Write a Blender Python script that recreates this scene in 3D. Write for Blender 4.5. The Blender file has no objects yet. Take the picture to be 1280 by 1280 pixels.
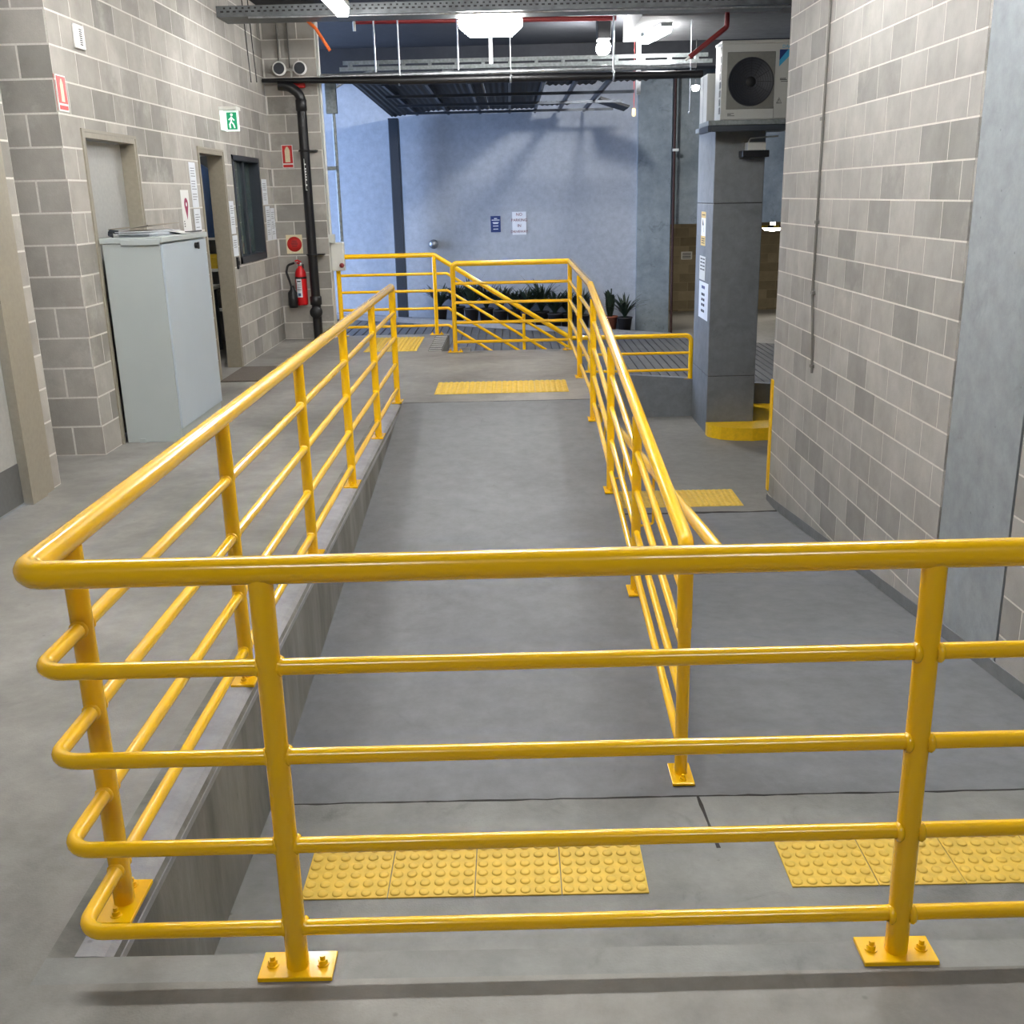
import bpy, bmesh, math, random
from mathutils import Vector, Matrix
random.seed(7)
S = bpy.context.scene
COL = S.collection

# ------------------------------------------------------------------ camera
cam = bpy.data.cameras.new('camera'); camo = bpy.data.objects.new('camera', cam); COL.objects.link(camo)
R_ = Vector((0.99975095, -0.00165551, -0.02225509)); D_ = Vector((-0.02177156, -0.29140202, -0.95635289)); W_ = Vector((-0.00490193, 0.95659925, -0.29136549))
camo.matrix_world = Matrix(((R_.x, -D_.x, -W_.x, 0), (R_.y, -D_.y, -W_.y, 0), (R_.z, -D_.z, -W_.z, 1.6479), (0, 0, 0, 1)))
cam.sensor_width = 36.0; cam.lens = 1301.87 / 1280 * 36.0; cam.clip_start = 0.05; cam.clip_end = 200
S.camera = camo
# ------------------------------------------------------------------ world, exposure
w = bpy.data.worlds.new('world'); S.world = w; w.use_nodes = True
bg = w.node_tree.nodes['Background']; bg.inputs[0].default_value = (0.46, 0.63, 1.0, 1); bg.inputs[1].default_value = 16.0
S.view_settings.view_transform = 'Standard'; S.view_settings.look = 'None'; S.view_settings.gamma = 1
S.view_settings.use_curve_mapping = False; S.view_settings.exposure = 0.12
# daylight enters by the open end of the driveway (sampling guide for the sky, gives no light itself)
pl = bpy.data.lights.new('driveway_portal', 'AREA'); pl.shape = 'RECTANGLE'; pl.size = 4.8; pl.size_y = 4.6; pl.cycles.is_portal = True
po = bpy.data.objects.new('driveway_portal', pl); COL.objects.link(po); po.location = (-6.98, 15.6, 1.6); po.rotation_euler = (0, -math.pi/2, 0)
LAMP = 2.9     # common factor of all fluorescent fittings

# ------------------------------------------------------------------ materials
def lin(c):
    return tuple(((v/255)/12.92 if v/255 <= 0.04045 else ((v/255+0.055)/1.055)**2.4) for v in c) + (1,)
MATS = {}
def nodes(name):
    m = bpy.data.materials.new(name); m.use_nodes = True; nt = m.node_tree
    return m, nt, nt.nodes['Principled BSDF']
def plain(name, rgb, rough=0.5, metal=0.0, bump=0.0, scale=40, coat=0.0, var=0.06, spec=0.5):
    if name in MATS: return MATS[name]
    m, nt, b = nodes(name); N = nt.nodes.new; L = nt.links.new
    b.inputs['Roughness'].default_value = rough; b.inputs['Metallic'].default_value = metal
    b.inputs['Coat Weight'].default_value = coat; b.inputs['Coat Roughness'].default_value = 0.08
    b.inputs['Specular IOR Level'].default_value = spec
    g = N('ShaderNodeNewGeometry'); n = N('ShaderNodeTexNoise'); n.inputs['Scale'].default_value = scale; n.inputs['Detail'].default_value = 4
    L(g.outputs['Position'], n.inputs['Vector'])
    r = N('ShaderNodeValToRGB'); c = lin(rgb)
    r.color_ramp.elements[0].position = .3; r.color_ramp.elements[1].position = .7
    r.color_ramp.elements[0].color = tuple(v*(1-var) for v in c[:3])+(1,); r.color_ramp.elements[1].color = tuple(min(1, v*(1+var)) for v in c[:3])+(1,)
    L(n.outputs['Fac'], r.inputs['Fac']); L(r.outputs['Color'], b.inputs['Base Color'])
    if bump:
        bp = N('ShaderNodeBump'); bp.inputs['Strength'].default_value = bump; bp.inputs['Distance'].default_value = .004
        L(n.outputs['Fac'], bp.inputs['Height']); L(bp.outputs['Normal'], b.inputs['Normal'])
    MATS[name] = m; return m
def concrete(name, c0, c1, c2=None, big=0.9, rough=0.6, bump=.25, stretch=(1, 1, 1), speck=0.3, spec=.4, stain=.12):
    m, nt, b = nodes(name); N = nt.nodes.new; L = nt.links.new
    g = N('ShaderNodeNewGeometry'); mp = N('ShaderNodeMapping'); mp.inputs['Scale'].default_value = stretch
    L(g.outputs['Position'], mp.inputs['Vector'])
    n1 = N('ShaderNodeTexNoise'); n1.inputs['Scale'].default_value = big; n1.inputs['Detail'].default_value = 8; n1.inputs['Roughness'].default_value = .62; n1.inputs['Distortion'].default_value = .4
    n2 = N('ShaderNodeTexNoise'); n2.inputs['Scale'].default_value = 9; n2.inputs['Detail'].default_value = 6; n2.inputs['Roughness'].default_value = .7
    n3 = N('ShaderNodeTexNoise'); n3.inputs['Scale'].default_value = 160; n3.inputs['Detail'].default_value = 2
    for n in (n1, n2, n3): L(mp.outputs['Vector'], n.inputs['Vector'])
    r = N('ShaderNodeValToRGB'); r.color_ramp.elements[0].position = .3; r.color_ramp.elements[1].position = .7
    r.color_ramp.elements[0].color = lin(c0); r.color_ramp.elements[1].color = lin(c1)
    L(n1.outputs['Fac'], r.inputs['Fac'])
    r2 = N('ShaderNodeValToRGB'); r2.color_ramp.elements[0].position = .35; r2.color_ramp.elements[1].position = .7
    r2.color_ramp.elements[0].color = (.80, .80, .80, 1); r2.color_ramp.elements[1].color = (1.08, 1.08, 1.08, 1)
    L(n2.outputs['Fac'], r2.inputs['Fac'])
    mx = N('ShaderNodeMix'); mx.data_type = 'RGBA'; mx.blend_type = 'MULTIPLY'; mx.inputs['Factor'].default_value = .8
    L(r.outputs['Color'], mx.inputs['A']); L(r2.outputs['Color'], mx.inputs['B'])
    # sparse dark pits
    v = N('ShaderNodeTexVoronoi'); v.inputs['Scale'].default_value = 7; L(mp.outputs['Vector'], v.inputs['Vector'])
    vr = N('ShaderNodeValToRGB'); vr.color_ramp.elements[0].position = .02; vr.color_ramp.elements[1].position = .06
    vr.color_ramp.elements[0].color = (1-speck,)*3+(1,); vr.color_ramp.elements[1].color = (1, 1, 1, 1)
    L(v.outputs['Distance'], vr.inputs['Fac'])
    m2 = N('ShaderNodeMix'); m2.data_type = 'RGBA'; m2.blend_type = 'MULTIPLY'; m2.inputs['Factor'].default_value = 1
    L(mx.outputs['Result'], m2.inputs['A']); L(vr.outputs['Color'], m2.inputs['B'])
    n4 = N('ShaderNodeTexNoise'); n4.inputs['Scale'].default_value = 2.6; n4.inputs['Detail'].default_value = 9; n4.inputs['Roughness'].default_value = .72; n4.inputs['Distortion'].default_value = 1.2
    L(mp.outputs['Vector'], n4.inputs['Vector']); r4 = N('ShaderNodeValToRGB'); r4.color_ramp.elements[0].position = .58; r4.color_ramp.elements[1].position = .68
    r4.color_ramp.elements[0].color = (1, 1, 1, 1); r4.color_ramp.elements[1].color = (1-stain,)*3+(1,); L(n4.outputs['Fac'], r4.inputs['Fac'])
    m5 = N('ShaderNodeMix'); m5.data_type = 'RGBA'; m5.blend_type = 'MULTIPLY'; m5.inputs['Factor'].default_value = 1
    L(m2.outputs['Result'], m5.inputs['A']); L(r4.outputs['Color'], m5.inputs['B']); L(m5.outputs['Result'], b.inputs['Base Color'])
    b.inputs['Roughness'].default_value = rough; b.inputs['Specular IOR Level'].default_value = spec
    bp = N('ShaderNodeBump'); bp.inputs['Strength'].default_value = bump; bp.inputs['Distance'].default_value = .003
    ad = N('ShaderNodeMath'); ad.operation = 'ADD'; L(n2.outputs['Fac'], ad.inputs[0]); L(n3.outputs['Fac'], ad.inputs[1])
    L(ad.outputs[0], bp.inputs['Height']); L(bp.outputs['Normal'], b.inputs['Normal'])
    MATS[name] = m; return m
def blockmat(name, dark, mid, light, wash=.55):
    m, nt, b = nodes(name); N = nt.nodes.new; L = nt.links.new
    oi = N('ShaderNodeObjectInfo'); r = N('ShaderNodeValToRGB'); e = r.color_ramp.elements
    e[0].position = 0; e[0].color = lin(dark); e[1].position = 1; e[1].color = lin(light); k = e.new(.35); k.color = lin(mid)
    L(oi.outputs['Random'], r.inputs['Fac'])
    g = N('ShaderNodeNewGeometry')
    n = N('ShaderNodeTexNoise'); n.inputs['Scale'].default_value = 3.5; n.inputs['Detail'].default_value = 6; n.inputs['Roughness'].default_value = .65; L(g.outputs['Position'], n.inputs['Vector'])
    r2 = N('ShaderNodeValToRGB'); r2.color_ramp.elements[0].position = .3; r2.color_ramp.elements[1].position = .72
    r2.color_ramp.elements[0].color = (.82, .82, .81, 1); r2.color_ramp.elements[1].color = (1.1, 1.1, 1.09, 1); L(n.outputs['Fac'], r2.inputs['Fac'])
    mx = N('ShaderNodeMix'); mx.data_type = 'RGBA'; mx.blend_type = 'MULTIPLY'; mx.inputs['Factor'].default_value = 1
    L(r.outputs['Color'], mx.inputs['A']); L(r2.outputs['Color'], mx.inputs['B'])
    n5 = N('ShaderNodeTexNoise'); n5.inputs['Scale'].default_value = 1.3; n5.inputs['Detail'].default_value = 7; n5.inputs['Roughness'].default_value = .7; L(g.outputs['Position'], n5.inputs['Vector'])
    r5 = N('ShaderNodeValToRGB'); r5.color_ramp.elements[0].position = .54; r5.color_ramp.elements[1].position = .70; r5.color_ramp.elements[1].color = (wash, wash, wash, 1); L(n5.outputs['Fac'], r5.inputs['Fac'])
    m6 = N('ShaderNodeMix'); m6.data_type = 'RGBA'; L(r5.outputs['Color'], m6.inputs['Factor']); L(mx.outputs['Result'], m6.inputs['A']); m6.inputs['B'].default_value = lin((204, 201, 194))
    L(m6.outputs['Result'], b.inputs['Base Color']); b.inputs['Roughness'].default_value = .85; b.inputs['Specular IOR Level'].default_value = .25
    f = N('ShaderNodeTexNoise'); f.inputs['Scale'].default_value = 140; f.inputs['Detail'].default_value = 3; L(g.outputs['Position'], f.inputs['Vector'])
    bp = N('ShaderNodeBump'); bp.inputs['Strength'].default_value = .35; bp.inputs['Distance'].default_value = .003
    L(f.outputs['Fac'], bp.inputs['Height']); L(bp.outputs['Normal'], b.inputs['Normal'])
    MATS[name] = m; return m
def emit(name, rgb, strength, base=(.9, .9, .9, 1)):
    if name in MATS: return MATS[name]
    m, nt, b = nodes(name); b.inputs['Base Color'].default_value = base
    b.inputs['Emission Color'].default_value = rgb+(1,); b.inputs['Emission Strength'].default_value = strength
    MATS[name] = m; return m
def glass(name, rgb, rough=0.02):
    m, nt, b = nodes(name); b.inputs['Base Color'].default_value = lin(rgb); b.inputs['Roughness'].default_value = rough
    b.inputs['Transmission Weight'].default_value = .85; b.inputs['IOR'].default_value = 1.3
    MATS[name] = m; return m

concrete('deck', (108, 106, 101), (164, 161, 155), rough=.5, spec=.5)
concrete('ramp_coat', (108, 110, 113), (127, 129, 133), big=.6, rough=.55, bump=.15, speck=.12)
concrete('landing', (122, 123, 122), (150, 150, 146), big=1.4, rough=.55, speck=.4, stain=.22)
concrete('lower', (112, 111, 108), (136, 134, 130), big=.7, rough=.5)
concrete('kerbside', (98, 97, 92), (148, 147, 141), big=1.5, rough=.75, stretch=(1, 2.2, .5), speck=.4)
concrete('kerbedge', (142, 142, 144), (172, 172, 174), big=3, rough=.6)
concrete('column', (112, 116, 120), (132, 136, 140), big=.8, rough=.7, speck=.35)
concrete('wallstrip', (140, 147, 152), (164, 171, 176), big=.8, rough=.7, speck=.4)
concrete('beam', (100, 101, 104), (122, 123, 126), big=.6, rough=.8)  # lighter than the ceiling concrete: the batten's light is put into the colour
concrete('soffit_shaded', (40, 42, 47), (54, 56, 61), big=.6, rough=.8)  # ceiling concrete with its shade put into the colour
concrete('bluewall', (160, 166, 176), (176, 182, 190), big=.35, rough=.7, bump=.05, speck=.0, stain=.0)
concrete('driveway', (84, 84, 84), (108, 108, 107), big=.9, rough=.7)
concrete('pilaster', (112, 122, 130), (150, 160, 166), big=1.3, rough=.8, speck=.5, stain=.35)
blockmat('block_warm', (146, 143, 138), (166, 162, 156), (180, 176, 169))
blockmat('block_grey', (145, 144, 142), (167, 165, 162), (175, 173, 170), wash=.35)
blockmat('block_beige', (120, 108, 88), (136, 124, 102), (150, 138, 114), wash=.0)
plain('garage_mortar', (146, 134, 110), .95); plain('mortar', (214, 211, 204), .95, bump=.5, scale=60)
plain('yellow', (255, 199, 0), .26, coat=.6, var=.0, spec=.5)
plain('yellow_flat', (246, 196, 20), .45, bump=.2, scale=30, var=.08)
plain('tactile', (226, 190, 78), .6, bump=.15, scale=25, var=.1)
plain('frame_beige', (150, 143, 128), .45); plain('door_paint', (168, 168, 164), .5); plain('kick_plate', (112, 113, 113), .4, metal=.4)
plain('cabinet_grey', (176, 184, 184), .45, var=.02, scale=3); plain('cabinet_door', (184, 196, 206), .4, var=.02, scale=3)
plain('dark', (24, 24, 26), .5); plain('black_plastic', (18, 18, 20), .35); plain('black_pipe', (16, 16, 19), .4)
plain('white', (235, 235, 232), .5, var=.02); plain('offwhite', (214, 214, 208), .5, var=.02); plain('paper', (226, 230, 236), .7, var=.03, scale=12)
plain('ink', (40, 40, 44), .7); plain('ink_soft', (128, 131, 138), .7); plain('red', (205, 22, 28), .35); plain('red_sign', (206, 38, 34), .45); plain('cream', (232, 220, 186), .6)
plain('sign_red', (112, 24, 44), .6); plain('dark_red', (120, 30, 32), .5); plain('magenta', (150, 40, 80), .6); plain('navy', (24, 52, 112), .5); plain('green', (0, 150, 90), .5)
plain('galv', (176, 180, 184), .38, metal=.85, bump=.1, scale=25, var=.22); plain('galv_dull', (132, 138, 138), .55, metal=.5, bump=.1, scale=30, var=.25)
plain('steel_dark', (56, 62, 70), .45, metal=.3); plain('tray_steel', (110, 114, 116), .45, metal=.7, scale=14, var=.2)
plain('canopy', (20, 22, 27), .7, metal=.0, scale=8, var=.2); plain('orange', (226, 104, 30), .5)
plain('ac_white', (182, 183, 178), .45, var=.02); plain('ac_grille', (44, 47, 54), .5); plain('ac_rim', (116, 116, 110), .5); plain('sky_blue', (60, 160, 205), .5)
plain('leaf', (34, 48, 34), .5, var=.35, scale=14); plain('pot', (40, 36, 36), .7); plain('terracotta', (150, 84, 58), .8); plain('soil', (40, 32, 26), 1)
plain('mat_brown', (98, 90, 82), .95, bump=.6, scale=120, var=.25); plain('joint', (52, 50, 48), .9); plain('rust', (58, 36, 32), .8, var=.3)
plain('conduit', (110, 108, 104), .5, metal=.3); plain('screen_blue', (56, 84, 128), .4); plain('office_wall', (168, 160, 140), .8); plain('office_dark', (52, 48, 44), .8)
plain('tag_yellow', (214, 184, 120), .7); plain('line_yellow', (214, 178, 50), .7)
glass('window_glass', (150, 175, 175))
emit('tube_light', (1.0, .985, .97), 34*LAMP); emit('tube_mid', (1.0, .985, .96), 20*LAMP); emit('tube_dim', (1.0, .985, .97), 18*LAMP); emit('tube_small', (1.0, .98, .95), 170*LAMP); emit('exit_lit', (.85, 1, .92), .75, (.5, .5, .5, 1)); emit('exit_green', (.0, .30, .13), .8, (.0, .12, .05, 1))
emit('garage_light', (1.0, .93, .8), 45); emit('dome_light', (1, 1, 1), 14)

# ------------------------------------------------------------------ mesh building
class MB:
    def __init__(s): s.v = []; s.f = []; s.sm = []
    def add(s, vs, fs, smooth=False):
        o = len(s.v); s.v += [tuple(p) for p in vs]
        for f in fs: s.f.append(tuple(i+o for i in f)); s.sm.append(smooth)
        return s
    def box(s, x0, x1, y0, y1, z0, z1):
        x0, x1 = sorted((x0, x1)); y0, y1 = sorted((y0, y1)); z0, z1 = sorted((z0, z1))
        return s.add([(x0,y0,z0),(x1,y0,z0),(x1,y1,z0),(x0,y1,z0),(x0,y0,z1),(x1,y0,z1),(x1,y1,z1),(x0,y1,z1)],
                     [(0,3,2,1),(4,5,6,7),(0,1,5,4),(1,2,6,5),(2,3,7,6),(3,0,4,7)])
    def cbox(s, x0, x1, y0, y1, z0, z1, c=.006):
        bm = bmesh.new(); bmesh.ops.create_cube(bm, size=1)
        for v in bm.verts: v.co = Vector(((x0+x1)/2+v.co.x*abs(x1-x0), (y0+y1)/2+v.co.y*abs(y1-y0), (z0+z1)/2+v.co.z*abs(z1-z0)))
        bmesh.ops.bevel(bm, geom=bm.edges[:], offset=c, segments=2, affect='EDGES', profile=.5)
        bm.verts.ensure_lookup_table(); s.add([v.co[:] for v in bm.verts], [[v.index for v in f.verts] for f in bm.faces]); bm.free(); return s
    def sweep(s, pts, r, seg=14, cap=True):
        pts = [Vector(p) for p in pts]; n = len(pts); rings = []
        t0 = (pts[1]-pts[0]).normalized(); up = Vector((0, 0, 1)) if abs(t0.z) < .9 else Vector((1, 0, 0))
        nv = (up - t0*up.dot(t0)).normalized(); pt = t0
        for i, p in enumerate(pts):
            if i == 0: t = t0
            elif i == n-1: t = (pts[-1]-pts[-2]).normalized()
            else: t = ((pts[i]-pts[i-1]).normalized()+(pts[i+1]-pts[i]).normalized()).normalized()
            q = pt.rotation_difference(t); nv = q @ nv; nv = (nv - t*nv.dot(t)).normalized(); pt = t; b = t.cross(nv)
            rr = r[i] if isinstance(r, (list, tuple)) else r
            rings.append([p+(nv*math.cos(a)+b*math.sin(a))*rr for a in [2*math.pi*k/seg for k in range(seg)]])
        vs = [v for g in rings for v in g]; fs = []
        for i in range(n-1):
            for k in range(seg): fs.append((i*seg+k, i*seg+(k+1) % seg, (i+1)*seg+(k+1) % seg, (i+1)*seg+k))
        s.add(vs, fs, True)
        if cap: s.add(rings[0], [tuple(range(seg))[::-1]]); s.add(rings[-1], [tuple(range(seg))])
        return s
    def tube(s, path, r, fil=0.0, seg=14, cap=True, steps=7):
        P = [Vector(p) for p in path]; out = [P[0]]
        for i in range(1, len(P)-1):
            a = (P[i-1]-P[i]); b = (P[i+1]-P[i]); la, lb = a.length, b.length; a.normalize(); b.normalize()
            ang = a.angle(b)
            if fil <= 0 or ang > math.pi-.02: out.append(P[i]); continue
            d = min(fil/math.tan(ang/2), la*.48, lb*.48); rr = d*math.tan(ang/2)
            c = P[i]+(a+b).normalized()*(rr/math.sin(ang/2)); u = (P[i]+a*d-c); v = (P[i]+b*d-c); th = u.angle(v); ax = u.cross(v).normalized()
            for k in range(steps+1): out.append(c + Matrix.Rotation(th*k/steps, 3, ax) @ u)
        out.append(P[-1]); return s.sweep(out, r, seg, cap)
    def cyl(s, a, b, r, seg=16, r2=None): return s.sweep([a, b], [r, r if r2 is None else r2], seg)
    def prism(s, poly, axis, a, b):
        # poly in the two other axes (cyclic order x->yz, y->xz, z->xy)
        def P(u, v, t): return {'x': (t, u, v), 'y': (u, t, v), 'z': (u, v, t)}[axis]
        n = len(poly); vs = [P(u, v, a) for u, v in poly]+[P(u, v, b) for u, v in poly]
        fs = [tuple(range(n)), tuple(range(n, 2*n))[::-1]]+[(i, i+n, (i+1) % n+n, (i+1) % n) for i in range(n)]
        return s.add(vs, fs)
    def lathe(s, prof, c, axis='z', seg=20):
        vs = []; n = len(prof)
        for k in range(seg):
            a = 2*math.pi*k/seg
            for r, h in prof:
                p = {'z': (r*math.cos(a), r*math.sin(a), h), 'y': (r*math.cos(a), h, r*math.sin(a)), 'x': (h, r*math.cos(a), r*math.sin(a))}[axis]
                vs.append((c[0]+p[0], c[1]+p[1], c[2]+p[2]))
        fs = [(k*n+i, ((k+1) % seg)*n+i, ((k+1) % seg)*n+i+1, k*n+i+1) for k in range(seg) for i in range(n-1)]
        return s.add(vs, fs, True)
    def build(s, name, mat, parent=None):
        me = bpy.data.meshes.new(name); me.from_pydata(s.v, [], s.f); me.update()
        bm = bmesh.new(); bm.from_mesh(me); bmesh.ops.recalc_face_normals(bm, faces=bm.faces[:]); bm.to_mesh(me); bm.free()
        me.polygons.foreach_set('use_smooth', s.sm); me.materials.append(MATS[mat]); 
        return link(name, me, parent)
def link(name, me, parent=None):
    o = bpy.data.objects.new(name, me); COL.objects.link(o)
    if parent: setp(o, parent)
    return o
def world_of(o):
    m = o.matrix_basis.copy()
    p = o.parent; inv = o.matrix_parent_inverse
    return (world_of(p) @ inv @ m) if p else m
def setp(o, parent): o.parent = parent; o.matrix_parent_inverse = world_of(parent).inverted()
def tag(o, label=None, cat=None, group=None, kind=None):
    if label: o['label'] = label
    if cat: o['category'] = cat
    if group: o['group'] = group
    if kind: o['kind'] = kind
    return o
def thing(name, loc, label, cat, group=None):
    o = bpy.data.objects.new(name, None); o.empty_display_size = .1; COL.objects.link(o); o.location = loc
    return tag(o, label, cat, group)
def struct(mb, name, mat, parent=None):
    o = mb.build(name, mat, parent)
    if not parent: o['kind'] = 'structure'
    return o
def box(*a): return MB().box(*a)
def text(name, body, size, mat, origin, right, up, parent, align='CENTER', depth=.0008):
    cu = bpy.data.curves.new(name, 'FONT'); cu.body = body; cu.size = size; cu.align_x = align; cu.align_y = 'CENTER'; cu.extrude = depth; cu.resolution_u = 3
    t = bpy.data.objects.new('tmp', cu); COL.objects.link(t)
    dg = bpy.context.evaluated_depsgraph_get(); me = bpy.data.meshes.new_from_object(t.evaluated_get(dg)); bpy.data.objects.remove(t); me.name = name
    r = Vector(right).normalized(); u = Vector(up).normalized(); n = r.cross(u); o3 = Vector(origin)
    me.transform(Matrix(((r.x, u.x, n.x, o3.x), (r.y, u.y, n.y, o3.y), (r.z, u.z, n.z, o3.z), (0, 0, 0, 1))))
    me.materials.clear(); me.materials.append(MATS[mat]); return link(name, me, parent)

ZC = 3.75        # main ceiling
XL = -2.815      # left wall face
XR = 2.31        # right wall face
def ramp_up(y): return -.53+.53*min(1, max(0, (y-3.43)/(8.6-3.43)))
def ramp_dn(y): return -.53-.57*min(1, max(0, (y-3.43)/(8.88-3.43)))
def drv(x): return -.45-.08*x

# ------------------------------------------------------------------ floors, ramps, ceiling
f = MB().box(-7, -1.1, -5, 13.15, -1.4, 0).box(-1.1, XR, -5, 1.9, -1.4, 0).box(-1.1, .66, 8.6, 11.58, -1.4, 0).box(-1.1, -.8, 11.58, 13.15, -1.4, 0)
struct(f, 'floor', 'deck')
k = MB().prism([(-1.1, -1.35), (-.945, -1.35), (-.945, -.03), (-.952, -.012), (-.968, -.002), (-.985, 0), (-1.1, 0)], 'y', 1.985, 8.6)
struct(k, 'wall_kerb', 'kerbside')
struct(MB().prism([(-.955, -.0145), (-.944, -.03), (-.944, -.05), (-.946, -.05), (-.946, -.03), (-.957, -.0145)], 'y', 1.985, 8.55).prism([(-1.035, .0), (-.985, 0), (-.968, -.002), (-.952, -.012), (-.951, -.010), (-.967, .0005), (-.985, .0025), (-1.035, .0025)], 'y', 1.985, 8.55), 'trim_1', 'kerbedge')
struct(MB().box(-1.1, XR, 1.9, 1.985, -1.4, 0), 'wall_near_kerb', 'landing')
struct(MB().box(-.945, XR, 1.985, 3.43, -1.4, -.53), 'landing', 'landing')
struct(MB().prism([(3.43, -1.4), (3.43, -.53), (8.6, 0), (8.6, -1.4)], 'x', -.945, .66), 'ramp', 'ramp_coat')
struct(MB().prism([(3.43, -1.4), (3.43, -.53), (8.88, -1.1), (8.88, -1.4)], 'x', .66, XR), 'ramp', 'ramp_coat')
struct(MB().box(.66, 9, 8.88, 13.05, -1.4, -1.1), 'floor', 'lower')
j = MB()
random.seed(3)
def crack(a, b, n, wd, jit, z):
    pts = []; 
    for i in range(n+1):
        t = i/n; pts.append((a[0]+(b[0]-a[0])*t, a[1]+(b[1]-a[1])*t+random.uniform(-jit, jit), wd*random.uniform(.4, 1.3)))
    for p, q in zip(pts, pts[1:]):
        if abs(b[0]-a[0]) > abs(b[1]-a[1]): vs = [(p[0], p[1]-p[2], z), (q[0], q[1]-q[2], z), (q[0], q[1]+q[2], z), (p[0], p[1]+p[2], z)]
        else: vs = [(p[0]-p[2], p[1], z), (q[0]-q[2], q[1], z), (q[0]+q[2], q[1], z), (p[0]+p[2], p[1], z)]
        j.add(vs+[(x, y, zz-.004) for x, y, zz in vs], [(0, 1, 2, 3), (0, 4, 5, 1), (1, 5, 6, 2), (2, 6, 7, 3), (3, 7, 4, 0)])
crack((-.94, 3.432), (XR, 3.432), 60, .004, .003, -.5285)
crack((-.93, 8.6), (.65, 8.6), 20, .004, .002, .0015)
crack((.68, 8.86), (XR, 8.86), 20, .02, .012, -1.094)
crack((.672, 3.1), (.655, 3.43), 6, .006, .01, -.5285)
struct(j, 'trim_2', 'joint')
struct(MB().box(-7, -.8, 13.15, 13.17, -1.4, -.01), 'wall_deck_edge', 'kerbside')
# stairs between the landing and the driveway wall
st = thing('staircase', (0, 12.3, -1.1), 'concrete steps with ribbed nosings between the top landing and driveway', 'stairs')
nr = 6; ri = 1.1/7
for i in range(nr):
    x0 = -.8+i*.27; s_ = MB().box(x0, x0+.27, 11.585, 13.04, -1.4, -ri*(i+1)).build('step', 'deck', st)
    g = MB().box(x0+.005, x0+.075, 11.66, 12.96, -ri*(i+1), -ri*(i+1)+.004); g.build('nosing', 'joint', s_)
    if i > 1: continue
    for q in range(11): MB().box(x0+.008, x0+.072, 11.67+q*.118, 11.70+q*.118, -ri*(i+1)+.004, -ri*(i+1)+.007).build('nosing_rib', 'offwhite', s_)
nn = MB().box(-.955, -.805, 11.66, 12.96, 0, .004).build('nosing', 'joint', st)
for q in range(11): MB().box(-.95, -.81, 11.67+q*.118, 11.70+q*.118, .004, .007).build('nosing_rib', 'offwhite', nn)
struct(MB().prism([(-.8, -1.4), (-.8, drv(-.8)), (2.3, drv(2.3)+.01), (2.3, -1.4)], 'y', 13.05, 13.17), 'wall_driveway', 'column')
struct(MB().prism([(2.3, -1.4), (2.3, drv(2.3)), (9, drv(9)), (9, -1.4)], 'y', 13.05, 13.17), 'wall_driveway', 'column')
# driveway with grooves running away from the camera
prof = []; x = -7.0
while x < 9:
    prof += [(x, drv(x)), (x+.098, drv(x+.098)), (x+.099, drv(x)-.03), (x+.119, drv(x)-.03)]; x += .12
d = MB(); n = len(prof)
d.add([(a, 13.17, b) for a, b in prof]+[(a, 17.2, b) for a, b in prof], [(i, i+1, n+i+1, n+i) for i in range(n-1)])
struct(d, 'driveway', 'driveway')
struct(MB().prism([(-7, -1.4), (-7, drv(-7)), (9, drv(9)), (9, -1.4)], 'y', 17.2, 18.0), 'driveway_margin', 'lower')
struct(MB().prism([(-7, drv(-7)), (-7, drv(-7)+.07), (2.6, drv(2.6)+.07), (2.6, drv(2.6))], 'y', 17.12, 17.3), 'trim_3', 'kerbedge')
c_ = MB().box(-7, 9, -5, 30, ZC, ZC+.2); struct(c_, 'ceiling', 'soffit_shaded')
struct(MB().box(1.5, 9, 12.6, 14.6, 3.5, ZC), 'ceiling_beam', 'beam')
struct(MB().box(-7, 9, 16.6, 17.0, 3.4, ZC), 'ceiling_beam', 'soffit_shaded')

# ------------------------------------------------------------------ block walls
def rect_minus(r, holes):
    out = [r]
    for h in holes:
        nx = []
        for (a, b, c, d_) in out:
            if h[0] >= b-1e-6 or h[1] <= a+1e-6 or h[2] >= d_-1e-6 or h[3] <= c+1e-6: nx.append((a, b, c, d_)); continue
            if h[0] > a: nx.append((a, h[0], c, d_))
            if h[1] < b: nx.append((h[1], b, c, d_))
            a2, b2 = max(a, h[0]), min(b, h[1])
            if h[2] > c: nx.append((a2, b2, c, h[2]))
            if h[3] < d_: nx.append((a2, b2, h[3], d_))
        out = nx
    return [r_ for r_ in out if r_[1]-r_[0] > .012 and r_[3]-r_[2] > .012]
BM = {}
def blk(mb, u0, u1, z0, z1, c=.001, dp=.03):
    # front face towards -w in local frame (u, w, z); w=0 is the face
    vs = [(u0, c, z0), (u1, c, z0), (u1, c, z1), (u0, c, z1), (u0+c, 0, z0+c), (u1-c, 0, z0+c), (u1-c, 0, z1-c), (u0+c, 0, z1-c), (u0, dp, z0), (u1, dp, z0), (u1, dp, z1), (u0, dp, z1)]
    mb.add(vs, [(4, 5, 6, 7), (0, 1, 5, 4), (1, 2, 6, 5), (2, 3, 7, 6), (3, 0, 4, 7), (0, 8, 9, 1), (1, 9, 10, 2), (2, 10, 11, 3), (3, 11, 8, 0)])
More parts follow.
